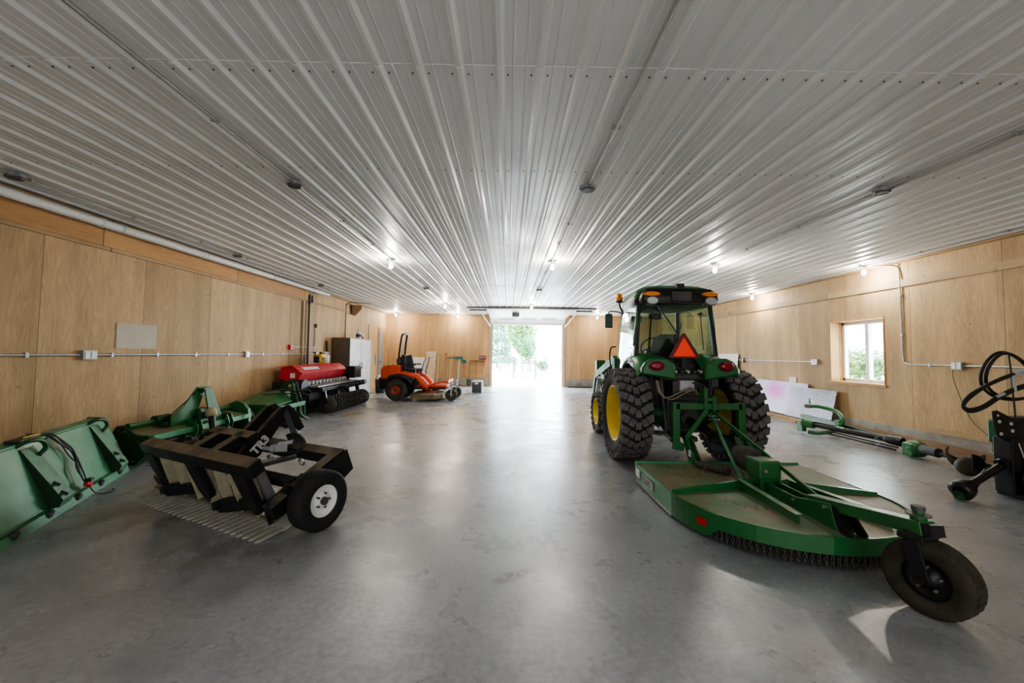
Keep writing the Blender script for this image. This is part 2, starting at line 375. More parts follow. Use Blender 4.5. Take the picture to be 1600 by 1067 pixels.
# ceiling: ribbed steel, ribs 9 in apart, three rows of sheets, each lapping under the next
def ceiling():
    mb = MB(); p = .2286; x0 = -.068
    prof = []
    k0 = int((XL - .2 - x0) / p) - 1; k1 = int((XR + .2 - x0) / p) + 1
    for k in range(k0, k1 + 1):
        c = x0 + k * p
        prof += [(c - .030, 0), (c - .011, -.020), (c + .011, -.020), (c + .030, 0),
                 (c + .070, 0), (c + .075, -.004), (c + .081, -.004), (c + .086, 0),
                 (c + .143, 0), (c + .148, -.004), (c + .154, -.004), (c + .159, 0)]
    rows = [(YF - .3, 2.19, 0.0), (2.17, 9.50, -.0035), (9.48, YB + .3, -.007)]
    for a, b, dz in rows:
        n = len(prof)
        mb.add([(x, a, H + z + dz) for x, z in prof] + [(x, b, H + z + dz) for x, z in prof], [(i, n + i, n + i + 1, i + 1) for i in range(n - 1)])
        mb.add([(x, a, H + z + dz) for x, z in prof] + [(x, a, H + z + dz + .003) for x, z in prof], [(i, i + 1, n + i + 1, n + i) for i in range(n - 1)])
    mb.m = 1
    for r in range(-3, 12):
        y = 2.19 + 1.2192 * r + .05
        dz = 0 if y < 2.17 else (-.0035 if y < 9.5 else -.007)
        for k in range(k0, k1):
            for dx in (.047, -.047):
                x = x0 + k * p + dx
                mb.cyl((x, y, H + dz - .006), (x, y, H + dz + .002), .0055, n=6)
    mb.m = 0
    mb.bx((XL - .4, YF - .4, H + .06), (XR + .4, YB + .3, H + .12))
    return mb
struct('ceiling', ceiling(), [M['ceil'], M['screw']])

struct('wall_left', MB().bx((XL - .15, YF - .2, 0), (XL, YB + .2, H + .05)), M['ply_left'])
# right wall with the window hole y 6.81..7.93 z .92..2.06
wy0, wy1, wz0, wz1 = 6.81, 7.93, .915, 2.065
w = MB(); T = .34
w.bx((XR, YF - .2, .25), (XR + T, wy0 - .015, H + .05)); w.bx((XR, wy1 + .015, .25), (XR + T, YB + .2, H + .05))
w.bx((XR, wy0 - .015, .25), (XR + T, wy1 + .015, wz0 - .015)); w.bx((XR, wy0 - .015, wz1 + .015), (XR + T, wy1 + .015, H + .05))
struct('wall_right', w, M['ply_right'])
w = MB()
DX0, DX1, DZ = -.70, 2.27, 2.58
w.bx((XL - .15, YB, .33), (DX0 - .10, YB + .2, H + .05)); w.bx((DX1 + .10, YB, .33), (XR + .2, YB + .2, H + .05)); w.bx((DX0 - .1, YB, DZ + .02), (DX1 + .1, YB + .2, H + .05))
struct('wall_back', w, M['ply_back'])
struct('wall_front', MB().bx((XL - .15, YF - .2, 0), (XR + .2, YF, H + .05)), M['ply_back'])
struct('baseboard_back', MB().bx((XL, YB - .02, 0), (DX0 - .10, YB + .2, .33)).bx((DX1 + .1, YB - .02, 0), (XR, YB + .2, .33)), M['curb'])
struct('baseboard_right', MB().bx((XR - .015, YF, .12), (XR + T, YB, .25)), M['curb'])
struct('trim_1', MB().bx((XR - .06, YF, 0), (XR, YB, .125)), M['darklumber'])       # sill board along right wall
struct('trim_2', MB().bx((XL, YF, 2.64), (XL + .045, 9.9, 2.90)), M['header'])       # left header board
struct('trim_3', MB().bx((XL, YF, 2.60), (XL + .03, 13.3, 2.645)), M['lumber'])
struct('trim_4', MB().bx((XR - .025, YF, 2.545), (XR, YB, 2.66)), M['lumber'])      # right strip
struct('trim_5', MB().bx((XL, YF, H - .06), (XL + .09, YB, H - .022)), M['lumber'])
struct('trim_6', MB().bx((XR - .09, YF, H - .05), (XR, YB, H - .022)), M['lumber'])
struct('trim_7', MB().bx((DX0 - .12, YB - .02, 0), (DX0, YB + .22, DZ)).bx((DX1, YB - .02, 0), (DX1 + .12, YB + .22, DZ)).bx((DX0 - .12, YB + .0, DZ), (DX1 + .12, YB + .22, DZ + .1)), M['header'])
struct('trim_8', MB().bx((XR - .03, YF, .255), (XR, 6.1, .33)), M['lumber'])
struct('trim_9', MB().bx((XL, YB - .12, H - .07), (XR, YB, H - .022)), M['lumber'])
# black rubber weather strip of the overhead door
struct('trim_10', MB().bx((DX0 - .002, YB + .06, 0), (DX0 + .03, YB + .12, DZ)).bx((DX1 - .03, YB + .06, 0), (DX1 + .002, YB + .12, DZ)), M['dgrey'])

# window
wf = MB()
wf.bx((XR - .03, wy0 - .04, wz0 - .05), (XR + T, wy1 + .04, wz0)); wf.bx((XR - .012, wy0 - .03, wz1), (XR + T, wy1 + .03, wz1 + .02))
wf.bx((XR - .012, wy0 - .02, wz0), (XR + T, wy0, wz1)); wf.bx((XR - .012, wy1, wz0), (XR + T, wy1 + .02, wz1))
win = struct('window_1', wf, M['header'])
s = MB(); x0, x1 = XR + .22, XR + .29
s.bx((x0, wy0, wz0), (x1, wy1, wz0 + .06)); s.bx((x0, wy0, wz1 - .06), (x1, wy1, wz1)); s.bx((x0, wy0, wz0), (x1, wy0 + .06, wz1)); s.bx((x0, wy1 - .06, wz0), (x1, wy1, wz1))
ym = (wy0 + wy1) / 2; s.bx((x0 - .01, ym - .035, wz0), (x1, ym + .035, wz1))
s.build('window_frame', M['white'], win, .004)
MB().bx((XR + .25, wy0 + .05, wz0 + .05), (XR + .254, wy1 - .05, wz1 - .05)).build('pane', M['glass'], win)

# side door in the left wall, by the far corner
d = struct('door_1', MB().bx((XL + .002, 15.42, 0), (XL + .02, 16.5, 2.33)), M['header'])
MB().bx((XL + .02, 15.50, 0), (XL + .035, 16.02, 2.27)).build('door_panel', M['grey'], d)
MB().cyl((XL + .03, 15.58, 1.0), (XL + .09, 15.58, 1.0), .03).build('door_handle', M['steel'], d)

# overhead sectional door, rolled up under the ceiling with its lowest panel still hanging
od = MB()
pts = [(16.60, 2.60), (16.55, 2.68), (16.42, 2.80), (16.2, 2.86), (13.7, 2.90)]
for (ya, za), (yb, zb) in zip(pts, pts[1:]):
    od.bar(((DX0 + DX1) / 2, ya, za), ((DX0 + DX1) / 2, yb, zb), DX1 - DX0 + .1, .04)
od = struct('door_2', od, M['white'])
for i, x in enumerate((-.05, .80, 1.65)):
    MB().bar((x - .3, 16.30, 2.78), (x + .3, 16.30, 2.78), .03, .02).build('panel_strut', M['dgrey'], od)
MB().bx((DX0 - .02, 16.585, DZ + .0), (DX1 + .02, 16.625, DZ + .03)).build('bottom_seal', M['grey'], od)
for sx in (DX0 - .07, DX1 + .07):
    MB().tube(spl([(sx, YB - .06, .05), (sx, YB - .06, 2.3), (sx, YB - .12, 2.62), (sx, YB - .45, 2.84), (sx, YB - 1.0, 2.87), (sx, 13.6, 2.88)], 5), .013).build('door_track', M['grey'], od)
    sg = 1 if sx > 0 else -1
    MB().bar((sx, YB - .10, 2.50), (sx + sg * .30, YB - 1.2, 2.95), .03, .03).build('track_brace', M['white'], od)
for y in (13.75, 14.6):
    MB().bar((-1.45, y, 2.95), (3.05, y, 2.95), .05, .05).build('hanger_angle', M['dgrey'], od)
sp_ = MB()
sp_.cyl((DX0 - .05, 16.3, 2.92), (DX1 + .05, 16.3, 2.92), .015)
for a, b in ((-.6, .6), (.95, 2.15)):
    sp_.tube([(a + (b - a) * i / 360, 16.3 + .035 * math.cos(i * .7), 2.915 + .035 * math.sin(i * .7)) for i in range(361)], .006, 5)
sp_.build('torsion_spring', M['dgrey'], od)

op = thing('garage_door_opener', 'grey motor unit of the overhead door hung below the ceiling in front of the doorway', 'door opener', (.25, 14.6, 2.72))
MB().box((0, 0, .06), (.26, .34, .12)).build('motor_housing', M['dgrey'], op, .01)
MB().box((0, 0, -.02), (.24, .30, .05)).build('light_cover', M['white'], op, .01)
MB().bar((0, .17, .08), (0, 1.75, .10), .035, .03).build('drive_rail', M['galv'], op)
MB().bar((-.12, 0, .12), (-.12, 0, .25), .02, .01).bar((.12, 0, .12), (.12, 0, .25), .02, .01).bar((-.5, 0, .245), (.55, 0, .245), .03, .02).build('hanger_strap', M['galv'], op)

# ------------------------------------------------------------------ ceiling wiring and lamps
def lamp(x, y, lit, label, grp):
    t = thing('ceiling_lamp' if lit else 'junction_box', label, 'ceiling lamp' if lit else 'junction box', (x, y, H - .02), 0, grp)
    b = MB(); b.cyl((0, 0, -.035), (0, 0, 0), .055, n=8, smooth=False)
    b.box((0, 0, -.018), (.15, .05, .03))
    b.build('electrical_box', M['grey'], t)
    if lit:
        MB().cyl((0, 0, -.075), (0, 0, -.035), .028, .038).build('lamp_socket', M['white'], t)
        MB().sph((0, 0, -.125), .034, 12, (1, 1, 1.25)).build('light_bulb', M['bulb'], t)
    else:
        MB().cyl((0, 0, -.05), (0, 0, -.035), .060, .068, n=8, smooth=False).build('cover_plate', M['dgrey'], t)
    return t
CX = [-4.55, -2.035, .732, 3.55, 6.15]
LIT = [(-2.035, 6.82, 'near left bare bulb lamp, alone above the green and black implements'),
       (.732, 6.76, 'bare bulb lamp in the middle conduit run, nearest the camera in that run'),
       (3.55, 6.82, 'bare bulb lamp on the ceiling just right of the tractor cab roof'),
       (6.15, 6.82, 'bare bulb lamp beside the right wall above the window'),
       (6.15, 10.0, 'bare bulb lamp beside the right wall, second along behind the tractor roof'),
       (-2.05, 12.8, 'bare bulb lamp above the orange mower'),
       (.732, 12.8, 'bare bulb lamp hanging just before the overhead door opener'),
       (-4.52, 16.0, 'bare bulb lamp in the far left corner by the side door'),
       (-2.08, 16.3, 'bare bulb lamp against the back wall left of the doorway'),
       (3.56, 16.0, 'bare bulb lamp against the back wall right of the doorway')]
for x, y, l in LIT: lamp(x, y, True, l, 'bare bulb ceiling lamps')
for x, y, l in [(-4.55, 3.64, 'dark covered ceiling box nearest the white pipe, at the left edge'), (-2.035, 3.72, 'dark octagonal ceiling box on the left conduit, nearest the camera'),
                (.732, 3.71, 'large dark octagonal ceiling box on the middle conduit'), (3.50, 3.67, 'dark ceiling box on the right conduit, nearest the camera'),
                (-4.52, 6.62, 'small dark ceiling box above the white pipe, second along'), (-4.50, 9.55, 'small dark ceiling box near the end of the white pipe'),
                (-2.02, 9.72, 'small ceiling box on the left conduit between two lit bulbs'), (.74, 9.78, 'small ceiling box on the middle conduit past the first bulb')]:
    lamp(x, y, False, l, 'ceiling boxes without bulbs')
names = ['leftmost', 'second from left', 'middle', 'second from right', 'rightmost']
for i, x in enumerate(CX):
    c = MB(); z = H - .037; xx = x + .0
    ye = 16.3 if i < 4 else 10.0
    c.cyl((xx, YF + .1, z), (xx, ye, z), .0115, n=8)
    yy = -1.5
    while yy < ye:
        c.box((xx, yy, z + .003), (.06, .018, .022)); yy += 1.05
    o = c.build('ceiling_conduit', M['conduit']); tag(o, names[i] + ' thin steel conduit running along the ribbed ceiling', 'conduit', 'ceiling conduits'); place(o, (xx, 5, z))

# ------------------------------------------------------------------ left wall fittings
o = MB(); o.tube([(-4.86, -3.0, 2.855), (-4.86, 4, 2.87), (-4.86, 10.75, 2.89)], .048, 16)
for y in (4.72, 4.96): o.cyl((-4.86, y, 2.8725), (-4.86, y + .04, 2.8725), .055, n=16)
o.cyl((-4.86, 6.3, 2.876), (-4.86, 6.42, 2.876), .055)
pipe = thing('white_pipe', 'long white plastic pipe hung high along the left wall below the ceiling', 'pipe', (-4.86, 4, 2.87))
o.build('pipe_run', M['pvc'], pipe, off=(-4.86, 4, 2.87))
for y in (2.0, 4.98, 6.36, 8.2, 9.9):
    MB().tube([(-4.86 + .056 * math.cos(a), y, 2.875 + .056 * math.sin(a)) for a in [k * 2 * PI / 16 for k in range(16)]], .006, 5, True).bar((-4.86, y, 2.93), (-4.86, y, H - .03), .02, .005).build('pipe_hanger', M['galv'], pipe).location = (4.86, -4, -2.87)
def conduit_wall(name, pts, label, r=.0125, straps=()):
    c = MB().tube(pts, r, 8)
    for (p, d) in straps: c.box(p, d)
    o = c.build(name, M['galv']); tag(o, label, 'conduit'); place(o, pts[0]); return o
XLc = XL + .022
conduit_wall('wall_conduit', [(XLc, -2.5, 1.30), (XLc, 4.72, 1.30)], 'horizontal steel conduit on the left wall running out of frame at left', straps=[((XLc, 4.2, 1.30), (.03, .03, .05)), ((XLc, 3.4, 1.3), (.03, .03, .05))])
conduit_wall('wall_conduit', [(XLc, 4.90, 1.30), (XLc, 7.62, 1.30)], 'horizontal steel conduit on the left wall between the two outlet boxes', straps=[((XLc, y, 1.3), (.03, .03, .05)) for y in (5.1, 5.75, 6.45, 7.2)])
conduit_wall('wall_conduit', [(XLc, 7.76, 1.30), (XLc, 10.6, 1.30)], 'horizontal steel conduit on the left wall ending above the red seed hopper', straps=[((XLc, y, 1.3), (.03, .03, .05)) for y in (8.2, 8.9, 9.6)])
conduit_wall('wall_conduit', spl([(XLc, 9.35, 1.47), (XLc, 10.2, 1.47), (XLc, 10.36, 1.50), (XLc, 10.40, 1.62), (XLc, 10.40, 2.0)], 4), 'short bent conduit running from the red box up the left wall')
def outlet(loc, axis, label, wide=.16, col='galv'):
    sx = 1 if axis > 0 else -1
    t = thing('outlet_box', label, 'outlet', loc)
    MB().box((sx * .03, 0, 0), (.055, wide, .11)).build('electrical_box', M[col], t, .004)
    MB().box((sx * .060, -.035, 0), (.006, .05, .085)).build('outlet_face', M['white'], t)
    if wide > .13: MB().box((sx * .060, .035, 0), (.006, .05, .085)).build('outlet_face', M['white'], t)
    return t
outlet((XL, 4.81, 1.30), 1, 'double outlet box on the left wall conduit, nearer one')
outlet((XL, 7.69, 1.30), 1, 'small outlet box on the left wall conduit, farther one with white face', .12)
outlet((XL, 10.45, 1.30), 1, 'dark outlet box on the left wall above the red hopper', .14, 'dgrey')
fb = thing('alarm_box', 'small red box on the left wall left of the black pole', 'alarm box', (XL - .003, 9.25, 1.46))
MB().box((.035, 0, 0), (.07, .16, .11)).build('box_body', M['red'], fb, .006); MB().cyl((.07, 0, 0), (.08, 0, 0), .02).build('button', M['redtag'], fb)
o = MB().bx((XL - .002, 5.16, 1.38), (XL + .012, 5.74, 1.71)).build('patch_board', M['board']); tag(o, 'pale rectangular board fixed on the left plywood wall', 'board'); place(o, (XL, 5.45, 1.38))
o = MB(); o.cyl((XL + .05, 9.98, .0), (XL + .05, 9.98, 2.80), .022); o.cyl((XL + .05, 9.98, 2.55), (XL + .05, 9.98, 2.75), .032); o.cyl((XL + .05, 10.12, 2.6), (XL + .05, 10.12, 2.78), .02)
o = o.build('vertical_pipe', M['black']); tag(o, 'black vertical pipe down the left wall behind the red hopper', 'pipe'); place(o, (XL + .05, 9.98, 0))
o = MB().bx((XL, 9.72, .2), (XL + .035, 9.80, 2.6)).build('wall_batten', M['lumber']); tag(o, 'narrow wooden batten on the left wall beside the black pipe', 'batten'); place(o, (XL, 9.76, .2))
o = MB().tube(spl([(XL + .02, 12.3, .4), (XL + .02, 12.3, 2.6), (XL + .02, 12.4, 2.84), (XL + .1, 12.7, 2.93), (XL + .5, 13.2, 2.955)], 5), .012).build('wall_conduit', M['dgrey']); tag(o, 'dark cable pipe rising on the left wall behind the metal cabinet to the ceiling', 'conduit'); place(o, (XL + .02, 12.3, .4))
o = MB().prism([(0, 0), (.30, 0), (.30, -.12), (.12, -.34), (.02, -.30)], (XL + .02, 12.7, 2.86), (1, .6, 0), (0, 0, 1), .16).build('wood_bracket', M['darklumber']); tag(o, 'brown wooden corbel block high on the left wall', 'bracket'); place(o, (XL, 12.7, 2.6))
o = MB().cyl((XL + .03, 10.40, 1.98), (XL + .03, 10.40, 2.08), .03).build('pipe_cap', M['dgrey']); tag(o, 'dark fitting on top of the short bent conduit', 'fitting'); place(o, (XL + .03, 10.40, 1.98))
o = MB().bx((XL, 14.35, 1.4), (XL + .012, 14.4, 2.35)).build('wall_batten', M['dgrey']); tag(o, 'thin dark strip on the left wall above the cabinet', 'batten'); place(o, (XL, 14.4, 1.4))
o = MB().bx((XL, 15.15, .85), (XL + .05, 15.25, 1.3)).build('fire_extinguisher', M['lgrey']); tag(o, 'small pale switch box on the wall beside the side door', 'switch'); place(o, (XL, 15.2, .85)); o.name = 'light_switch'

# ------------------------------------------------------------------ right wall fittings
XRc = XR - .022
conduit_wall('wall_conduit', spl([(6.15, 6.82, H - .035), (6.28, 6.65, H - .05), (XRc, 6.52, H - .10), (XRc, 6.48, H - .3), (XRc, 6.47, 2.2), (XRc, 6.46, 1.42), (XRc, 6.40, 1.29), (XRc, 6.2, 1.275), (XRc, 5.72, 1.275)], 5), 'steel conduit dropping from the ceiling lamp and turning along the right wall', straps=[((XRc, 6.465, 1.75), (.03, .05, .03)), ((XRc, 6.47, 2.4), (.03, .05, .03)), ((XRc, 6.05, 1.275), (.03, .03, .05))])
conduit_wall('wall_conduit', [(XRc, 5.60, 1.275), (XRc, 2.0, 1.275)], 'horizontal steel conduit on the right wall behind the black hoses')
conduit_wall('wall_conduit', [(XRc, 8.36, 1.275), (XRc, 13.0, 1.27)], 'horizontal steel conduit on the right wall behind the tractor')
outlet((XR, 5.66, 1.275), -1, 'outlet box on the right wall with a green cord plugged in', .14)
outlet((XR, 8.32, 1.275), -1, 'double outlet box left of the window at the end of the conduit')
outlet((XR, 10.9, 1.27), -1, 'small dark outlet box on the right wall behind the tractor wheel', .12, 'dgrey')
o = MB().tube(spl([(XR - .05, 5.70, 1.25), (XR - .04, 5.72, 1.10), (XR - .03, 5.62, .75), (XR - .03, 5.50, .5), (XR - .04, 5.3, .32), (XR - .08, 5.25, .16)], 6), .005, 6).build('power_cord', M['cordg']); tag(o, 'thin green power cord dangling from the right wall outlet', 'cord'); place(o, (XR - .05, 5.7, .2))
o = MB().tube(spl([(XR - .04, 10.9, 1.25), (XR - .03, 10.92, 1.0), (XR - .03, 10.9, .7)], 6), .005, 6).build('power_cord', M['cord']); tag(o, 'thin dark cord hanging above the diamond plate sheets', 'cord'); place(o, (XR - .04, 10.9, .7))

def lean(name, y0, y1, xb, xt, z0, z1, m, label, cat, th=.006, group=None):
    mb = MB(); dx = xt - xb
    mb.add([(xb, y0, z0), (xb, y1, z0), (xt, y1, z1), (xt, y0, z1), (xb + th, y0, z0), (xb + th, y1, z0), (xt + th, y1, z1), (xt + th, y0, z1)],
           [(0, 1, 2, 3), (7, 6, 5, 4), (0, 4, 5, 1), (1, 5, 6, 2), (2, 6, 7, 3), (3, 7, 4, 0)])
    o = mb.build(name, m); tag(o, label, cat, group); return place(o, (xb, (y0 + y1) / 2, z0))
lean('diamond_plate', 7.72, 8.98, 6.22, 6.37, .075, .72, M['diamond'], 'plain silver patterned metal sheet leaning on the right wall, nearest of the pair', 'metal sheet', group='metal sheets leaning on the right wall')
lean('diamond_plate', 8.5, 10.6, 6.27, 6.40, .075, .80, pinkplate(), 'patterned metal sheet with a pink sheen leaning behind the silver one', 'metal sheet', group='metal sheets leaning on the right wall')
lean('pale_panel', 8.9, 9.12, 6.40, 6.43, .08, .92, M['whiteboard'], 'narrow pale strip standing behind the metal sheets', 'panel')
lean('pale_panel', 11.1, 12.15, 6.27, 6.41, .0, 1.44, M['whiteboard'], 'tall pinkish white panel leaning on the right wall behind the tractor', 'panel')
for i, (x, z, y0, l) in enumerate([(6.02, .02, 8.3, 'bottom board'), (6.08, .058, 8.2, 'top board'), (6.17, .018, 8.0, 'board nearest the wall')]):
    o = MB().bx((x - .07, y0, z - .018), (x + .07, 12.2, z + .018)).build('lumber_board', M['lumber'], None, .003); tag(o, l + ' of the loose lumber along the foot of the right wall', 'board', 'lumber boards on the floor at right'); place(o, (x, 9, z - .018))

# ------------------------------------------------------------------ back wall tools
YT = YB
def handle(name, x, z1, lean_, label, cat, headf, m='wood', r=.014, base=0.0):
    t = thing(name, label, cat, (x, YT - .25, base))
    MB().cyl((0, 0, .05), (lean_, .22, z1 - base), r).build('shaft', M[m], t)
    headf(t, lean_, z1 - base); return t
def h_shovel_low(t, l, z): MB().prism([(-.10, .30), (.10, .30), (.11, .1), (0, 0), (-.11, .1)], (0, .02, 0), (1, 0, 0), (0, .15, 1), .01).build('blade', M['dgrey'], t)
def h_broom(t, l, z): MB().box((l, .19, z), (.32, .05, .04)).build('broom_block', M['bluegreen'], t); MB().box((l, .19, z + .05), (.30, .06, .07)).build('bristles', M['bluegreen'], t)
def h_rake(t, l, z):
    MB().box((l, .2, z), (.30, .03, .03)).build('rake_head', M['bluegreen'], t); b = MB()
    for k in range(9): b.cyl((l - .14 + .035 * k, .2, z), (l - .14 + .035 * k, .15, z + .06), .005, n=5)
    b.build('tines', M['dgrey'], t)
def h_knob(t, l, z): MB().box((l, .2, z), (.10, .04, .05)).build('grip', M['red'], t, .01)
def h_fork(t, l, z): MB().prism([(-.08, 0), (.08, 0), (.10, .10), (0, .16), (-.10, .10)], (l, .2, z - .05), (1, 0, 0), (0, 0, 1), .02).build('grip', M['bluegreen'], t); MB().prism([(-.13, .38), (.13, .38), (.13, .12), (.05, 0), (-.05, 0), (-.13, .12)], (0, .0, .0), (1, 0, 0), (0, .1, 1), .01).build('shovel_blade', M['tan'], t)
handle('digging_bar', -2.58, 1.33, .0, 'thin dark handled tool with a red grip on the back wall', 'tool', h_knob, 'darklumber', .012)
handle('garden_rake', -2.40, 1.16, .02, 'wood handled rake standing head up against the back wall', 'rake', h_rake)
handle('push_broom', -2.06, 1.13, .02, 'push broom with teal bristles standing head up against the back wall', 'broom', h_broom, 'sticker')
handle('spade', -1.83, 1.0, .0, 'spade with green blade standing against the back wall right of the broom', 'spade', h_fork, 'orange', .012)
handle('flat_shovel', -1.62, .98, .0, 'dark shovel standing blade down beside the grey heater', 'shovel', h_shovel_low, 'dgrey', .012)
t = thing('leaf_rake', 'wood handled rake leaning on the back wall right of the doorway', 'rake', (2.93, YT - .25, 0))
MB().cyl((0, 0, .16), (-.02, .22, 1.50), .013).build('shaft', M['wood'], t)
b = MB()
for k in range(9):
    a = (k - 4) * .13; b.tube([(0, 0, .22), (math.sin(a) * .22, -.01, .10), (math.sin(a) * .30, -.04, .035)], .004, 5)
b.build('tines', M['dgrey'], t)
o = MB().bx((2.45, 16.45, 0), (3.45, 16.6, .05)).build('floor_board', M['dgrey']); tag(o, 'low dark board lying on the floor right of the doorway', 'board'); place(o, (2.95, 16.5, 0))
lean2 = []
def leanb(name, x0, x1, z1, m, label, cat, z0=0, th=.015, yb=.2):
    mb = MB(); y0, y1 = YT - yb, YT - .05
    mb.add([(x0, y0, z0), (x1, y0, z0), (x1, y1, z1), (x0, y1, z1), (x0, y0 + th, z0), (x1, y0 + th, z0), (x1, y1 + th, z1), (x0, y1 + th, z1)],
           [(0, 1, 2, 3), (7, 6, 5, 4), (0, 4, 5, 1), (1, 5, 6, 2), (2, 6, 7, 3), (3, 7, 4, 0)])
    o = mb.build(name, m); tag(o, label, cat); place(o, ((x0 + x1) / 2, y0, z0))
leanb('leaning_panel', -4.15, -3.42, 1.17, M['whiteboard'], 'white panel leaning on the back wall behind the mower seat', 'panel')
leanb('paper_board', -3.40, -3.0, 1.42, paint('papered_board', (.62, .48, .32), .7, 0, .35, scale=9), 'tan board covered with papers leaning on the back wall behind the mower', 'board', .0, .02, .28)
leanb('timber_plank', -2.96, -2.86, 1.35, M['lumber'], 'single upright wooden plank leaning on the back wall', 'plank', .0, .03, .38)
leanb('plywood_offcut', -4.9, -4.2, .86, paint('pale_bag', (.6, .55, .45), .7), 'low pale board in the far left corner behind the mower', 'board', .0, .03, .3)
t = thing('wall_shelf', 'small wooden wall shelf beside the overhead doorway', 'shelf', (-1.25, YB, 1.10))
MB().bx((-.34, -.26, -.02), (.34, 0, 0)).build('shelf_board', M['lumber'], t); MB().bx((.28, -.22, -.33), (.32, 0, -.02)).build('bracket', M['header'], t); MB().bx((-.34, -.03, -.75), (.20, 0, -.05)).build('back_panel', M['header'], t)
t = thing('radio', 'small dark radio on the wall shelf', 'radio', (-1.05, YB - .13, 1.10))
MB().box((0, 0, .09), (.28, .12, .17)).build('radio_case', M['dgrey'], t, .01); MB().box((.04, -.064, .10), (.13, .006, .09)).build('radio_face', M['red'], t); MB().cyl((-.08, -.06, .10), (-.08, -.07, .10), .04).build('speaker_grille', M['grey'], t)
t = thing('air_mover', 'grey square fan heater standing on the floor by the back wall', 'fan heater', (-1.06, 13.98, 0))
MB().box((0, 0, .21), (.36, .34, .40)).build('housing', M['lgrey'], t, .02)
MB().box((-.02, -.175, .20), (.30, .012, .34)).build('front_panel', M['dgrey'], t)
MB().cyl((-.02, -.18, .17), (-.02, -.195, .17), .11, n=24).build('fan_grille', M['black'], t)
g = MB()
for k in (.03, .06, .09): g.tube([(-.02 + k * math.cos(a), -.198, .17 + k * math.sin(a)) for a in [i * PI / 10 for i in range(20)]], .003, 4, True)
g.build('grille_ring', M['lgrey'], t)
MB().box((-.02, -.182, .33), (.12, .006, .06)).build('control_label', M['sticker'], t)
MB().box((.10, 0, .006), (.05, .3, .012)).box((-.10, 0, .006), (.05, .3, .012)).build('foot', M['black'], t)

# ------------------------------------------------------------------ cabinet and clutter on the left
t = thing('storage_cabinet', 'tall grey two-door metal cabinet against the left wall', 'cabinet', (-4.74, 12.26, 0))
MB().bx((-.25, -.85, .02), (.22, .85, 1.77)).build('cabinet_body', M['cabside'], t, .005)
MB().bx((.222, -.845, .05), (.245, -.01, 1.75)).build('door', M['cabinet'], t, .004)
MB().bx((.222, .01, .05), (.245, .845, 1.75)).build('door', M['cabinet'], t, .004)
ds = [c for c in t.children if c.name.startswith('door')]
MB().bx((.247, -.10, .85), (.27, -.07, 1.05)).build('door_handle', M['steel'], ds[0]); MB().bx((.247, .07, .85), (.27, .10, 1.05)).build('door_handle', M['steel'], ds[1])
t = thing('plastic_jug', 'white plastic jug with a dark label standing on the metal cabinet', 'jug', (-4.62, 12.35, 1.771))
MB().lathe([(0, 0), (.075, 0), (.08, .02), (.08, .17), (.03, .24), (.03, .26)], (0, 0, 0), (0, 0, 1), 20).build('jug_body', M['white'], t)
MB().cyl((0, 0, .26), (0, 0, .285), .033).build('jug_cap', M['lgrey'], t); MB().lathe([(.0815, .05), (.0815, .14)], (0, 0, 0), (0, 0, 1), 20).build('jug_label', M['dgrey'], t)
MB().tube(spl([(.03, 0, .23), (.09, 0, .22), (.10, 0, .17), (.07, 0, .13)], 4), .009).build('jug_handle', M['white'], t)
t = thing('plastic_jug', 'small white bottle with pink label beside the jug on the cabinet', 'bottle', (-4.60, 12.60, 1.771)); t.name = 'spray_bottle'
MB().lathe([(0, 0), (.05, 0), (.05, .10), (.02, .16), (.02, .18)], (0, 0, 0), (0, 0, 1), 16).build('bottle_body', M['white'], t); MB().lathe([(.0512, .02), (.0512, .08)], (0, 0, 0), (0, 0, 1), 16).build('bottle_label', paint('pink', (.7, .15, .25), .5), t)
t = thing('trash_bucket', 'dark bucket holding blue and white plastic at the foot of the cabinet', 'bucket', (-4.30, 13.55, 0))
MB().lathe([(0, .0), (.14, .0), (.17, .46), (.16, .46), (.13, .02), (0, .02)], (0, 0, 0), (0, 0, 1), 20).build('bucket_body', M['dgrey'], t)
b = MB(); b.sph((.05, 0, .48), .10, 10, (1, 1, .7)); b.build('blue_bag', M['blue'], t); MB().sph((-.06, .03, .50), .10, 10, (1, 1, 1.1)).build('white_bag', M['white'], t)
t = thing('white_sack', 'crumpled white plastic sack on the floor beside the dark bucket', 'sack', (-4.25, 14.1, 0))
MB().loft([[(r * math.cos(a) * (1 + .15 * math.sin(3 * a + z * 9)), r * math.sin(a), z) for a in [i * PI / 8 for i in range(16)]] for r, z in ((.13, 0), (.19, .1), (.16, .3), (.08, .42), (.05, .45))]).build('sack_body', M['whiteboard'], t)

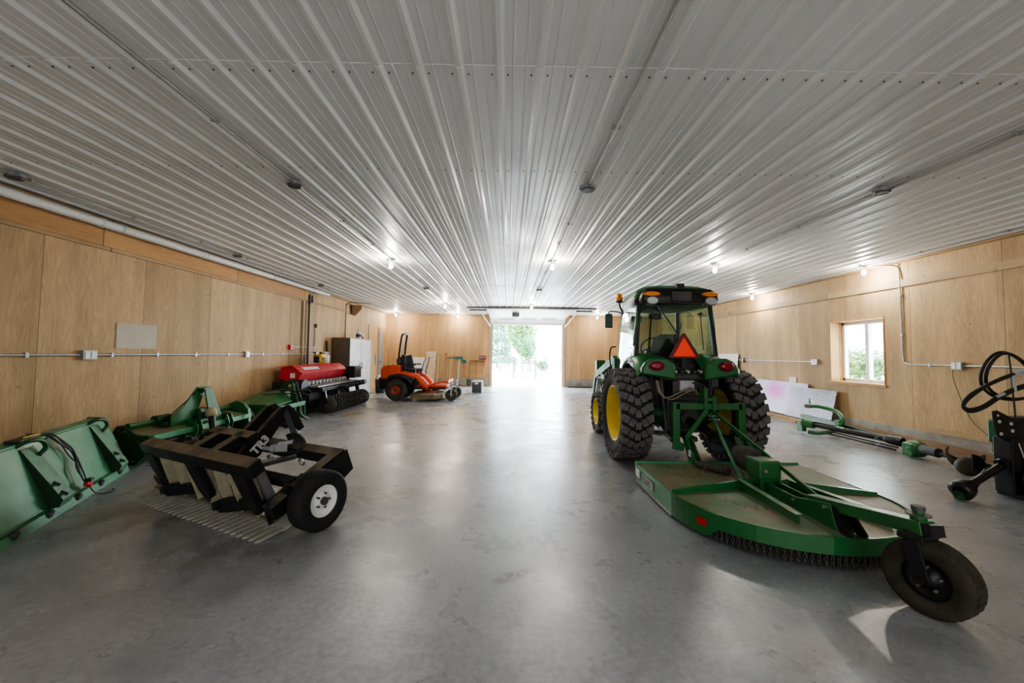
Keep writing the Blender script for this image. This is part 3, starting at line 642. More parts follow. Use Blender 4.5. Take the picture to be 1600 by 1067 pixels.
# ------------------------------------------------------------------ lawn mower (zero turn), facing right
def tire(R, W, r, o, axis, n=36, crown=.25):
    k = W / 2
    return [(r, -k * .80), (r + .01, -k * .92), ((R + r) / 2, -k), (R - (R - r) * .16, -k * .92), (R, -k * (1 - crown)), (R + .002, 0), (R, k * (1 - crown)), (R - (R - r) * .16, k * .92), ((R + r) / 2, k), (r + .01, k * .92), (r, k * .80), (r, -k * .80)]
mw = thing('riding_mower', 'orange zero-turn mower with black roll bar parked facing the doorway', 'mower', (-2.6, 11.95, 0))
MX, MY = -2.6, 11.95
def m_(name, mb, m, par=None, bev=0): return mb.build(name, m, par or mw, bev, off=(MX, MY, 0))
for y, sg in ((11.48, -1), (12.42, 1)):
    tt = m_('rear_tire', MB().lathe(tire(.305, .24, .15, 0, 0), (-3.17, y, .305), (0, 1, 0), 36), M['rubberd'])
    MB().lathe([(.0, .02), (.05, .03), (.09, .0), (.13, .02), (.155, .08)], (-3.17 - MX, y - MY, .305), (0, sg, 0), 24).lathe([(.155, -.08), (.155, .08)], (-3.17 - MX, y - MY, .305), (0, sg, 0), 24).build('rim', M['orangedk'], tt)
    MB().cyl((-3.17 - MX, y - MY, .305), (-3.17 - MX, y + sg * .06 - MY, .305), .035).build('hub', M['dgrey'], tt)
for x, y in ((-1.62, 11.52), (-1.60, 12.42)):
    tt = m_('caster_tire', MB().lathe(tire(.165, .11, .07, 0, 0), (x, y, .165), (0, 1, 0), 28), M['rubberd'])
    MB().lathe([(0, .04), (.04, .045), (.07, .04), (.07, -.04), (.04, -.045), (0, -.04)], (x - MX, y - MY, .165), (0, 1, 0), 20).build('rim', M['rust'], tt)
    m_('caster_fork', MB().bar((x, y - .075, .165), (x + .01, y - .075, .38), .04, .012, (0, 1, 0)).bar((x, y + .075, .165), (x + .01, y + .075, .38), .04, .012, (0, 1, 0)).bx((x - .02, y - .08, .375), (x + .04, y + .08, .395)).cyl((x + .01, y, .39), (x + .01, y, .50), .03).sph((x + .01, y, .5), .05), M['lgrey'])
m_('engine_cover', MB().loft([[(x, 11.55, z), (x, 12.35, z), (x + d, 12.35, z2), (x + d, 11.55, z2)] for x, z, d, z2 in ((-3.66, .62, .0, .88), (-3.60, .60, .0, .97), (-3.30, .60, .0, 1.02), (-3.12, .60, 0, .98))], False), M['orange'], bev=.03)
m_('engine', MB().bx((-3.72, 11.62, .30), (-3.1, 12.28, .62)).cyl((-3.72, 11.9, .5), (-3.78, 11.9, .5), .12), M['black'], bev=.02)
for y in (11.56, 12.34):
    m_('fender', MB().loft([[(-3.32, y - .16, .78), (-3.32, y + .12, .78), (-3.32, y + .12, .74), (-3.32, y - .16, .74)], [(-3.0, y - .17, .82), (-3.0, y + .12, .82), (-3.0, y + .12, .72), (-3.0, y - .17, .72)], [(-2.6, y - .17, .76), (-2.6, y + .12, .76), (-2.6, y + .12, .60), (-2.6, y - .17, .62)], [(-2.42, y - .16, .62), (-2.42, y + .12, .62), (-2.42, y + .12, .36), (-2.42, y - .16, .36)], [(-2.30, y - .16, .48), (-2.30, y + .12, .48), (-2.30, y + .12, .32), (-2.30, y - .16, .32)]], True), M['orange'])
    m_('fender_liner', MB().loft([[(-3.40, y - .165, .70), (-3.40, y + .1, .70), (-3.40, y + .1, .60), (-3.40, y - .165, .60)], [(-3.1, y - .17, .77), (-3.1, y + .1, .77), (-3.1, y + .1, .62), (-3.1, y - .17, .66)], [(-2.82, y - .172, .70), (-2.82, y + .1, .70), (-2.82, y + .1, .45), (-2.82, y - .172, .50)], [(-2.72, y - .172, .56), (-2.72, y + .1, .56), (-2.72, y + .1, .30), (-2.72, y - .172, .32)]], True), M['black'])
m_('floor_pan', MB().bx((-2.62, 11.60, .38), (-1.75, 12.32, .44)).bar((-2.35, 11.60, .41), (-1.70, 11.60, .58), .10, .05).bar((-2.35, 12.32, .41), (-1.70, 12.32, .58), .10, .05).bx((-1.78, 11.5, .50), (-1.70, 12.44, .58)), M['orange'], bev=.01)
m_('frame', MB().bx((-3.2, 11.72, .30), (-1.8, 11.80, .40)).bx((-3.2, 12.1, .30), (-1.8, 12.18, .40)).bx((-2.9, 11.72, .40), (-2.5, 12.2, .62)), M['dgrey'])
m_('mower_deck', MB().loft([[(-2.75, 11.30, z), (-2.45, 11.22, z), (-2.05, 11.22, z), (-1.85, 11.5, z), (-1.85, 12.4, z), (-2.05, 12.66, z), (-2.5, 12.66, z), (-2.75, 12.4, z)] for z in (.07, .19)] + [[(-2.68, 11.38, .23), (-2.44, 11.30, .23), (-2.1, 11.30, .23), (-1.92, 11.55, .23), (-1.92, 12.36, .23), (-2.1, 12.58, .23), (-2.46, 12.58, .23), (-2.68, 12.34, .23)]], False), M['rust'], bev=.008)
for x, y in ((-2.2, 11.5), (-2.4, 11.9), (-2.2, 12.3)): m_('spindle_cover', MB().cyl((x, y, .23), (x, y, .28), .13), M['orangedk'])
rb = []
for y in (11.68, 12.22): rb.append(y)
m_('roll_bar', MB().tube(spl([(-3.20, 11.66, .62), (-3.19, 11.66, 1.1), (-3.12, 11.70, 1.80), (-3.08, 11.80, 1.90), (-3.06, 12.10, 1.90), (-3.10, 12.20, 1.80), (-3.17, 12.24, 1.1), (-3.2, 12.24, .62)], 6), .034, 8), M['black'])
m_('roll_bar_latch', MB().box((-3.19, 11.66, 1.12), (.09, .09, .12)).box((-3.17, 12.24, 1.12), (.09, .09, .12)), M['dgrey'])
m_('seat', MB().loft([[(x, y, z) for x, y in ((-3.0, 11.75), (-2.58, 11.75), (-2.52, 11.80), (-2.52, 12.12), (-2.58, 12.17), (-3.0, 12.17))] for z in (.80, .84, .90)]).bar((-2.98, 11.96, .84), (-3.08, 11.96, 1.26), .42, .10, (0, 1, 0)), M['seat'], bev=.03)
m_('backrest', MB().loft([[(-3.02 - (z - .86) * .15 + dx, y, z) for dx, y in ((-.06, 11.78), (.05, 11.76), (.05, 12.16), (-.06, 12.14))] for z in (.88, 1.1, 1.25, 1.30)]), M['seat'], bev=.03)
for y in (11.64, 12.28):
    m_('armrest', MB().bar((-2.98, y, 1.02), (-2.66, y, 1.02), .06, .04), M['black'], bev=.01)
    m_('steering_lever', MB().tube(spl([(-2.52, y, .62), (-2.50, y, .86), (-2.44, y, 1.10), (-2.40, y + (.1 if y < 12 else -.1), 1.24)], 4), .014), M['black'])
m_('control_box', MB().box((-2.78, 11.62, .84), (.22, .1, .10)), M['black'], bev=.01)

# ------------------------------------------------------------------ red seed drill with ring rollers
sd = thing('seed_drill', 'red-hoppered seed drill with black frame and ring rollers by the left wall', 'seed drill', (-4.3, 9.8, 0))
DO = (-4.3, 9.8, 0)
def s_(name, mb, m, par=None, bev=0): return mb.build(name, m, par or sd, bev, off=DO)
hop = s_('hopper', MB().loft([[(-4.86, y, .80), (-4.82, y, 1.02), (-4.56, y, 1.06), (-4.36, y, .92), (-4.47, y, .72), (-4.62, y, .70)] for y in (8.55, 10.85)], False), M['red'], bev=.01)
s_('hopper_lid', MB().prism([(0, 0), (.30, .03), (.47, -.10), (.47, -.12), (.30, .012), (0, -.015)], (-4.86, 9.70, 1.04), (1, 0, 0), (0, 0, 1), 2.38), M['red'], hop)
s_('lid_highlight', MB().bar((-4.453, 8.75, .992), (-4.453, 9.45, .992), .09, .004, (.6, 0, .8)), M['sticker'], hop)  # highlight on the sloping lid, laid on as a thin white strip
s_('end_label', MB().bx((-4.62, 8.545, .80), (-4.52, 8.55, .90)), M['sticker'], hop)
s_('drive_housing', MB().bx((-4.85, 8.28, .28), (-4.38, 8.54, .74)).cyl((-4.55, 8.44, .62), (-4.24, 8.44, .62), .16).cyl((-4.80, 8.40, .40), (-4.40, 8.40, .40), .16), M['black'], bev=.03)
s_('main_frame', MB().bx((-4.75, 8.6, .50), (-4.65, 10.95, .58)).bx((-4.10, 8.6, .50), (-4.0, 11.25, .58)).bx((-4.75, 8.6, .50), (-4.0, 8.72, .58)).bx((-4.75, 10.8, .5), (-4.0, 10.92, .58)).bx((-4.2, 9.6, .5), (-3.85, 9.7, .56)), M['black'], bev=.008)
s_('walk_board', MB().bx((-4.35, 8.62, .60), (-4.05, 10.9, .63)), M['galv'])
s_('seed_box', MB().bx((-4.62, 8.7, .58), (-4.40, 10.75, .72)), M['black'])
for k in range(12):
    y = 8.80 + k * .175
    s_('seed_cup', MB().box((-4.36, y, .68), (.07, .06, .06)).tube(spl([(-4.34, y, .66), (-4.30, y, .55), (-4.33, y, .42)], 3), .014, 6), M['lgrey'])
s_('lower_body', MB().bx((-4.72, 8.65, .10), (-4.25, 10.7, .50)), M['black'])
s_('engine_box', MB().bx((-4.48, 10.90, .66), (-4.15, 11.38, .98)), M['black'], bev=.02)
for y in (8.85, 9.5, 10.1, 10.75):
    s_('roller_arm', MB().bar((-4.05, y, .55), (-3.98, y, .24), .05, .08, (1, 0, 0)), M['black'])
for k in range(10):
    y = 9.6 + k * .14; s_('spring_loop', MB().tube(spl([(-4.0, y, .60), (-3.86, y, .62), (-3.82, y, .55), (-3.92, y, .50)], 4), .012, 6), M['black'])
ax = s_('roller_axle', MB().cyl((-3.98, 8.9, .19), (-3.90, 10.85, .19), .05), M['dgrey'])
for k in range(14):
    y = 8.98 + k * .14; x = -3.98 + .08 * (y - 8.9) / 1.95
    r = MB(); r.lathe([(.175, -.018), (.188, 0), (.175, .018), (.150, .018), (.150, -.018), (.175, -.018)], (x, y, .19), (0, 1, 0), 24)
    for q in range(18):
        a = q * 2 * PI / 18; r.box((x + .184 * math.cos(a), y, .19 + .184 * math.sin(a)), (.022, .05, .022), Matrix.Rotation(-a, 3, 'Y'))
    for q in range(4):
        a = q * PI / 4; r.bar((x + .15 * math.cos(a), y, .19 + .15 * math.sin(a)), (x - .15 * math.cos(a), y, .19 - .15 * math.sin(a)), .02, .02)
    s_('roller_ring', r, M['rubberd'])
s_('roller_end_disc', MB().lathe([(0, .0), (.06, .012), (.165, .004), (.175, -.01)], (-3.985, 8.93, .19), (0, -1, 0), 28).lathe([(.165, .012), (.185, .012), (.185, -.03), (.165, -.03)], (-3.985, 8.93, .19), (0, -1, 0), 28), M['rubberd'])

t = thing('backpack_blower', 'yellow and black power unit sitting on top of the red hopper', 'blower', (-4.60, 9.85, 1.075))
MB().box((0, 0, .12), (.20, .30, .22)).build('housing', M['gyellow'], t, .04); MB().box((.11, -.04, .10), (.02, .16, .12)).build('dark_panel', M['dgrey'], t, .01)
MB().box((0, -.19, .10), (.14, .06, .16)).build('side_cap', M['black'], t, .02); MB().cyl((0, .02, .23), (0, .02, .28), .035).build('filler_cap', M['black'], t)
MB().tube(spl([(0, .16, .05), (0, .40, .06), (0, .46, .16), (0, .40, .26), (0, .2, .26)], 5), .02).build('handle_loop', M['lgrey'], t); MB().lathe([(0, 0), (.09, 0), (.09, .18), (.03, .25), (0, .25)], (0, .28, .0), (0, 0, 1), 18).build('fuel_tank', M['white'], t)
t = thing('bolt_cutter', 'black long-handled tool leaning on the wall beside the cabinet', 'tool', (-4.90, 11.0, .0))
MB().cyl((0.1, 0, .0), (-.07, .02, 1.35), .014).build('shaft', M['lgrey'], t); MB().cyl((-.07, .02, 1.30), (-.09, .02, 1.66), .028).build('grip', M['black'], t)

# ------------------------------------------------------------------ green box scraper (beyond the tiller)
bs = thing('box_scraper', 'green box scraper with hoses and scarifier teeth at the far end of the green row', 'box scraper', (-4.4, 7.7, 0)); BO = (-4.4, 7.7, 0)
def b_(name, mb, m, par=None, bev=0): return mb.build(name, m, par or bs, bev, off=BO)
for y in (7.0, 8.17):
    b_('side_plate', MB().prism([(-4.85, .02), (-4.12, .02), (-4.08, .10), (-4.10, .36), (-4.18, .44), (-4.6, .44), (-4.85, .36)], (0, y, 0), (1, 0, 0), (0, 0, 1), .02), M['green'], bev=.004)
b_('front_beam', MB().bx((-4.20, 6.95, .29), (-4.10, 8.20, .37)), M['greenl'], bev=.006)
b_('rear_beam', MB().bx((-4.82, 6.9, .36), (-4.74, 8.19, .44)), M['green'], bev=.006)
b_('blade', MB().bx((-4.80, 7.0, .03), (-4.77, 8.17, .40)), M['green'])
b_('top_panel', MB().add([(-4.75, 7.0, .42), (-4.18, 7.0, .38), (-4.18, 7.85, .42), (-4.42, 7.95, .60), (-4.75, 7.9, .60), (-4.75, 7.0, .40), (-4.18, 7.0, .36), (-4.18, 7.85, .40), (-4.42, 7.95, .58), (-4.75, 7.9, .58)], [(0, 1, 2, 3, 4), (9, 8, 7, 6, 5), (0, 5, 6, 1), (1, 6, 7, 2), (2, 7, 8, 3), (3, 8, 9, 4), (4, 9, 5, 0)]), M['green'])
for y in (7.92, 8.06):
    b_('hitch_plate', MB().prism([(-4.50, .30), (-4.10, .30), (-4.12, .45), (-4.22, .76), (-4.32, .78), (-4.40, .74), (-4.55, .45)], (0, y, 0), (1, 0, 0), (0, 0, 1), .016), M['greendk'], bev=.003)
b_('hitch_plate', MB().bx((-4.30, 7.90, .66), (-4.24, 8.08, .72)), M['steel'])
b_('label', MB().bx((-4.185, 7.5, .30), (-4.098, 7.56, .36)).bx((-4.36, 7.911, .45), (-4.26, 7.915, .58)), M['sticker'])
for k, y in enumerate((7.3, 7.6, 7.9, 8.1)):
    b_('scarifier_shank', MB().tube(spl([(-4.15, y, .36), (-4.14, y, .16), (-4.08, y, .08), (-3.98, y + .02, .03)], 4), .016, 6), M['comb'])
hz = b_('hydraulic_hose', MB().tube(spl([(-4.5, 7.5, .62), (-4.3, 7.7, .64), (-4.15, 7.95, .60), (-4.02, 8.08, .60), (-4.0, 8.18, .55), (-4.05, 8.16, .46), (-4.2, 8.04, .44), (-4.35, 7.8, .48)], 6), .011).tube(spl([(-4.52, 7.45, .56), (-4.25, 7.75, .56), (-4.06, 8.0, .52), (-4.0, 8.16, .48), (-4.1, 8.12, .40), (-4.3, 7.9, .42)], 6), .011), M['cord'])

# ------------------------------------------------------------------ green rotary tiller
ti = thing('rotary_tiller', 'long green rotary tiller with A-frame and drive shaft, against the left wall', 'tiller', (-4.45, 5.7, 0)); TO = (-4.45, 5.7, 0)
def t_(name, mb, m, par=None, bev=0): return mb.build(name, m, par or ti, bev, off=TO)
ep = [(-4.56, .02), (-4.36, .00), (-4.22, .10), (-4.19, .30), (-4.25, .36), (-4.36, .35), (-4.42, .38), (-4.54, .47), (-4.62, .46), (-4.72, .30), (-4.70, .12)]
t_('end_plate', MB().prism(ep, (0, 4.82, 0), (1, 0, 0), (0, 0, 1), .025), M['greendk'], bev=.004)
t_('skid_shoe', MB().bar((-4.36, 4.80, .01), (-4.19, 4.80, .15), .05, .012), M['greenl'])
for x, z in ((-4.5, .40), (-4.6, .3), (-4.35, .28), (-4.28, .2), (-4.5, .1), (-4.4, .06)):
    t_('bolt', MB().cyl((x, 4.795, z), (x, 4.808, z), .012, n=6), M['steel'])
t_('chain_case', MB().prism([(-4.60, .04), (-4.25, .04), (-4.20, .20), (-4.22, .42), (-4.30, .52), (-4.42, .56), (-4.55, .50), (-4.66, .30)], (0, 6.62, 0), (1, 0, 0), (0, 0, 1), .07), M['green'], bev=.01)
t_('deck_hood', MB().add([(-4.56, 4.82, .40), (-4.24, 4.82, .345), (-4.24, 6.6, .345), (-4.56, 6.6, .40), (-4.56, 4.82, .385), (-4.24, 4.82, .33), (-4.24, 6.6, .33), (-4.56, 6.6, .385)], [(0, 1, 2, 3), (7, 6, 5, 4), (0, 4, 5, 1), (1, 5, 6, 2), (2, 6, 7, 3), (3, 7, 4, 0)]).prism([(-4.56, .39), (-4.70, .25), (-4.74, .08), (-4.75, .08), (-4.72, .26), (-4.57, .41)], (0, 5.71, 0), (1, 0, 0), (0, 0, 1), 1.76), M['deck'])
t_('front_beam', MB().bx((-4.27, 4.84, .28), (-4.20, 6.66, .35)), M['greenl'], bev=.008)
t_('round_tube', MB().cyl((-4.52, 4.84, .455), (-4.52, 6.66, .455), .034), M['green'])
t_('tube_clamp', MB().box((-4.50, 5.28, .46), (.11, .12, .11)).cyl((-4.50, 5.18, .47), (-4.50, 5.38, .47), .06, n=10).box((-4.40, 5.22, .42), (.1, .06, .05)), M['greendk'], bev=.01)
for y in (5.45, 6.05):
    t_('mount_lug', MB().prism([(-4.32, .24), (-4.16, .22), (-4.14, .30), (-4.18, .42), (-4.30, .44)], (0, y, 0), (1, 0, 0), (0, 0, 1), .016).prism([(-4.32, .24), (-4.16, .22), (-4.14, .30), (-4.18, .42), (-4.30, .44)], (0, y + .09, 0), (1, 0, 0), (0, 0, 1), .016).cyl((-4.19, y - .03, .36), (-4.19, y + .12, .36), .012), M['green'])
# A-frame: two tall plates spread along the machine
t_('hitch_mast', MB().prism([(5.22, .38), (5.50, .38), (5.66, .54), (5.78, .80), (5.76, .86), (5.64, .86), (5.58, .80), (5.42, .62), (5.22, .50)], (-4.33, 0, 0), (0, 1, 0), (0, 0, 1), .018)
   .prism([(5.68, .86), (5.77, .86), (5.83, .78), (6.02, .42), (6.02, .34), (5.84, .34), (5.76, .50), (5.68, .78)], (-4.25, 0, 0), (0, 1, 0), (0, 0, 1), .018).bx((-4.35, 5.64, .82), (-4.23, 5.78, .845)), M['green'], bev=.003)
t_('mast_stay', MB().bar((-4.28, 5.72, .84), (-4.50, 5.72, .50), .04, .012).bar((-4.30, 5.60, .80), (-4.50, 5.4, .48), .04, .012), M['greendk'])
t_('gearbox', MB().bx((-4.42, 5.62, .36), (-4.26, 5.82, .56)).cyl((-4.26, 5.72, .46), (-4.20, 5.72, .46), .05), M['greendk'], bev=.015)
ps = t_('drive_shaft', MB().cyl((-4.10, 5.62, .47), (-4.02, 5.56, .24), .040).cyl((-4.02, 5.56, .24), (-3.99, 5.53, .13), .045, .055), M['black'])
t_('shaft_bell', MB().lathe([(0, .12), (.045, .12), (.055, .09), (.068, .08), (.070, .02), (.055, 0), (.04, -.01)], (-4.11, 5.63, .46), (-.1, .06, 1), 20), M['beige'], ps)
t_('shaft_cone', MB().lathe([(.042, 0), (.045, -.10), (.055, -.11)], (-4.045, 5.58, .30), (-.08, .06, .23), 18), M['gyellow'], ps)
t_('parking_stand', MB().bar((-4.15, 6.55, .40), (-4.02, 6.72, .0), .04, .012), M['steel'])
rt = t_('rotor_shaft', MB().cyl((-4.42, 4.86, .20), (-4.42, 6.58, .20), .045), M['dgrey'])
for k in range(7):
    y = 4.98 + k * .25
    r = MB(); r.cyl((-4.42, y, .20), (-4.42, y + .012, .20), .09)
    for q in range(4):
        a = q * PI / 2 + k * .55; c_, s2 = math.cos(a), math.sin(a); c3, s3 = math.cos(a + .35), math.sin(a + .35)
        r.bar((-4.42 + c_ * .06, y, .20 + s2 * .06), (-4.42 + c3 * .165, y, .20 + s3 * .165), .05, .010, (0, 1, 0))
        r.box((-4.42 + c3 * .170, y + (.04 if q % 2 else -.04), .20 + s3 * .170), (.04, .09, .010), Matrix.Rotation(-a - .35 - PI / 2, 3, 'Y'))
    t_('tine_set', r, M['tan'] if k % 2 else M['dgrey'], rt)

# ------------------------------------------------------------------ green loader bucket seen from its back
bu = thing('loader_bucket', 'large green loader bucket standing on its cutting edge with two hook brackets, left foreground', 'loader bucket', (-4.30, 4.62, 0), math.atan2(1.77, -.84) + PI)
# local x runs along the bucket towards the camera, local y towards the wall (after rotation)
BL = 3.0
BR = Matrix.Rotation(bu.rotation_euler[2], 3, 'Z')
ny = -1  # side of the wall
def prof_pts(d): return d
# cross-section in (y,z): front face leans back
def bk(name, mb, m, par=None, bev=0): return mb.build(name, m, par or bu, bev)
bk('back_plate', MB().prism([(0.0, .10), (0.02, .10), (.20 + .02, .60), (.20, .60)], (BL / 2, 0, 0), (0, ny, 0), (0, 0, 1), BL).prism([(.20, .60), (.32, .615), (.32, .60), (.20, .585)], (BL / 2, 0, 0), (0, ny, 0), (0, 0, 1), BL), M['greenl'])
bk('floor_plate', MB().prism([(0.0, .10), (-.02, .09), (.02, .0), (.55, .0), (.55, .012), (.04, .02)], (BL / 2, 0, 0), (0, ny, 0), (0, 0, 1), BL), M['green'])
bk('cutting_edge', MB().prism([(-.03, .0), (-.022, .0), (.018, .105), (.0, .11)], (BL / 2, 0, 0), (0, ny, 0), (0, 0, 1), BL - .01), M['greenl'])
for x in (.012, BL - .012):
    bk('side_plate', MB().prism([(-.03, 0), (.55, 0), (.55, .25), (.34, .625), (.20, .61)], (x, 0, 0), (0, ny, 0), (0, 0, 1), .024), M['greendk'])
for i in range(7):
    x = .22 + i * .42
    bk('edge_bolt', MB().cyl((x, ny * -.012, .055), (x, ny * -.035, .050), .030, n=10), M['dgrey'])
def bracket(x):
    P = lambda xx, off, z: (xx, ny * (.02 + (z - .10) * .4 - off), z)
    w2 = .085
    A = [(.0, .575), (.03, .57), (.125, .15), (.08, .09), (.0, .10)]
    q = MB(); q.add([P(x - w2, o_, z) for o_, z in A] + [P(x + w2, o_, z) for o_, z in A], [(0, 1, 2, 3, 4), (9, 8, 7, 6, 5)])
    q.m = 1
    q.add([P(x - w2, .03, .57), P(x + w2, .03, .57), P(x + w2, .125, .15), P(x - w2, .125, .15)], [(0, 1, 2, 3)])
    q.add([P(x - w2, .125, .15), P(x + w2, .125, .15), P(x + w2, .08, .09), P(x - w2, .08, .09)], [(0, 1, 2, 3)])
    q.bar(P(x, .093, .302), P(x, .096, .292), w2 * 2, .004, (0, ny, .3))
    br = bk('mounting_bracket', q, [M['bracket_shade'], M['bracket']])
    MB().tube(spl([P(x + .10, .02, .60), P(x + .05, .08, .63), P(x - .04, .11, .615), P(x - .09, .09, .55), P(x - .05, .05, .50)], 4), .017, 6).build('hook', M['greendk'], br)
    for z in (.20, .28):
        o1 = .02 + (.57 - z) * .225; MB().cyl(P(x + .02, o1, z), P(x + .07, o1 + .05, z - .01), .013, n=8).build('latch_pin', M['dgrey'], br)
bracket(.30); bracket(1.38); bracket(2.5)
bk('label', MB().prism([(0, 0), (.07, 0), (.07, .07), (0, .07)], (.06, ny * (.02 + .40 * .4 - .010), .50), (1, 0, 0), (0, ny * .4, 1), .002), M['sticker'])
bk('top_rim', MB().cyl((0, ny * .205, .605), (BL, ny * .205, .605), .014, n=8), M['greenl'])

def W(b, x, y, z):  # world point from bucket-local coordinates
    v = BR @ V((x, ny * y, z)) + V(b.location); return v
cz = thing('battery_cable', 'tangled black cable with red clips draped over the green bucket', 'cable', tuple(W(bu, .98, .0, 0)), bu.rotation_euler[2])
def zc(y_, z): return ny * y_
cb = MB()
for k in range(6):
    random.seed(40 + k); dx = (k - 2.5) * .016; j = lambda s: random.uniform(-s, s)
    cb.tube(spl([(.22 + dx + j(.05), ny * .26, .63 + k * .005), (.08 + dx, ny * .20, .622), (.04 + dx + j(.03), ny * .13, .54), (-.02 + j(.05), ny * .08, .42 + j(.02)), (.0 + j(.04), ny * .02, .30), (.01 + j(.03), ny * -.02, .20), (.0 + j(.02), ny * -.045, .13)], 5), .006, 6)
cb.tube(spl([(0, ny * -.045, .15), (-.04, ny * -.08, .05), (-.10, ny * -.12, .01), (-.18, ny * -.17, .008), (-.25, ny * -.14, .008)], 5), .005, 6)
cb.build('cable_strands', M['cord'], cz)
MB().box((.03, ny * -.055, .15), (.07, .03, .03)).box((-.02, ny * -.055, .125), (.05, .03, .035)).build('red_clip', M['redtag'], cz, .004)
MB().box((0.0, ny * -.06, .175), (.06, .04, .03)).build('dark_connector', M['black'], cz, .004)
MB().box((.30, ny * .26, .625), (.24, .10, .02)).build('cable_case', M['black'], cz, .006)
MB().tube([(.15, ny * .22, .64), (.34, ny * .23, .643)], .007, 6).build('yellow_lead', M['gyellow'], cz)

# ------------------------------------------------------------------ black landscape rake / grader
gr = thing('landscape_grader', 'black tractor grader with comb teeth, white lettering and one white-rimmed wheel, left foreground', 'grader', (-1.67, 2.88, 0), math.atan2(-.44, .898))
TH = math.radians(25); c25, s25 = math.cos(TH), math.sin(TH)
def Q(u, p, q): return (u, .2 + p * c25 - q * s25, .03 + p * s25 + q * c25)
EU, EP, EQ = (1, 0, 0), (0, c25, s25), (0, -s25, c25)
def g_(name, mb, m, par=None, bev=0): return mb.build(name, m, par or gr, bev)
R25 = Matrix.Rotation(TH, 3, 'X')
def qb(mb, a, b):   # box in tilted frame between corners (u,p,q)
    c = [(a[i] + b[i]) / 2 for i in range(3)]; d = [abs(a[i] - b[i]) for i in range(3)]
    return mb.box(Q(*c), d, R25)
cm = MB(); cm.add([(-2.30, .20, .03), (-.10, .20, .03), (-.10, .33, .075), (-2.30, .33, .075), (-2.30, .20, .018), (-.10, .20, .018), (-.10, .33, .063), (-2.30, .33, .063)], [(0, 1, 2, 3), (7, 6, 5, 4), (0, 4, 5, 1), (1, 5, 6, 2), (2, 6, 7, 3), (3, 7, 4, 0)])
nt_ = 30
for k in range(nt_):
    u = -2.265 + k * (2.13 / (nt_ - 1)); w_ = .022
    sk = 0
    cm.add([(u - w_, .205, .032), (u + w_, .205, .032), (u + w_ * .9 + sk, .02, .012), (u + sk, -.005, .006), (u - w_ * .9 + sk, .02, .012),
            (u - w_, .205, .020), (u + w_, .205, .020), (u + w_ * .9 + sk, .02, .002), (u + sk, -.005, .0), (u - w_ * .9 + sk, .02, .002)],
           [(0, 4, 3, 2, 1), (5, 6, 7, 8, 9), (0, 1, 6, 5), (1, 2, 7, 6), (2, 3, 8, 7), (3, 4, 9, 8), (4, 0, 5, 9)])
g_('leveling_comb', cm, M['comb'])
g_('moldboard', MB().add([(-2.02, .20, .06), (-.24, .20, .06), (-.26, .42, .13), (-2.0, .42, .13), (-2.02, .20, .045), (-.24, .20, .045), (-.26, .43, .115), (-2.0, .43, .115)], [(0, 1, 2, 3), (7, 6, 5, 4), (0, 4, 5, 1), (1, 5, 6, 2), (2, 6, 7, 3), (3, 7, 4, 0)]), M['olive'])
g_('rear_beam', qb(MB(), (-1.79, 0, .44), (-.22, .11, .55)), M['blackd'], bev=.006)
for u in (-1.70, -1.04, -.40):
    g_('beam_arm', MB().prism([(-.07, .46), (.08, .46), (.07, .16), (.03, .07), (-.03, .07), (-.07, .18)], Q(u, .02, 0), EU, EQ, .06), M['black'], bev=.008)
for u in (-1.50, -.70):
    g_('comb_link', MB().prism([(0, 0), (.05, -.03), (.45, .03), (.46, .10), (.10, .09), (.02, .07)], (u - .10, .10, .10), (1, .3, 0), (0, 0, 1), .05).cyl((u - .07, .06, .13), (u - .07, .14, .13), .035), M['black'], bev=.006)
    g_('side_bolt_plate', MB().bar((u + .34, .20, .10), (u + .42, .26, .17), .05, .02), M['lgrey'])
for u in (-1.76, -.17):
    s = 1 if u > -1 else -1
    g_('side_rail', qb(MB(), (u - .055, -.02, .12), (u + .055, .70, .21)), M['blackd'], bev=.005)
    g_('end_plate', MB().prism([(-.02, .02), (.24, .0), (.36, .10), (.36, .20), (.0, .20)], Q(u - s * .08, .0, 0), EP, EQ, .016), M['black'])
g_('front_beam', qb(MB(), (-1.82, .60, .10), (-.11, .70, .21)), M['blackd'], bev=.005)
g_('upper_frame', qb(qb(qb(MB(), (-1.14, .10, .47), (-1.05, .36, .55)), (-.86, .10, .47), (-.77, .36, .55)), (-1.24, .29, .47), (-.66, .38, .55)), M['blackd'], bev=.004)
for u in (-1.20,): g_('front_post', qb(MB(), (u, .34, .18), (u + .07, .40, .50)), M['black'])
# gusset at right end of the front beam
g_('end_gusset', MB().prism([(.52, -.02), (.70, .0), (.71, .20), (.45, .20)], Q(-.10, 0, 0), EP, EQ, .014), M['black'])
# A-frame
ap = []
for u in (-.88, -1.08):
    ap.append(g_('hitch_plate', MB().prism([(.26, .24), (.42, .24), (.72, .40), (.84, .22), (.90, .22), (.88, .44), (.84, .52), (.76, .53), (.64, .50), (.26, .36)], Q(u, 0, 0), EP, EQ, .016), M['black'], bev=.002))
g_('hitch_ridge', MB().bar(Q(-.88, .27, .365), Q(-.88, .76, .535), .05, .012, EQ).bar(Q(-1.08, .27, .365), Q(-1.08, .76, .535), .05, .012, EQ), M['blackd'])
g_('hitch_stay', MB().bar(Q(-.90, .80, .50), Q(-.70, .68, .20), .05, .02, EQ).bar(Q(-1.06, .80, .50), Q(-1.26, .68, .20), .05, .02, EQ).cyl(Q(-1.14, .82, .48), Q(-.82, .82, .48), .016), M['black'])
sl = math.radians(25 + 19)
text('TR3', .105, Q(-.869, .385, .268), (0, math.cos(sl), math.sin(sl)), (0, -math.sin(sl), math.cos(sl)), M['sticker'], ap[0], 'lettering', .002, .005)
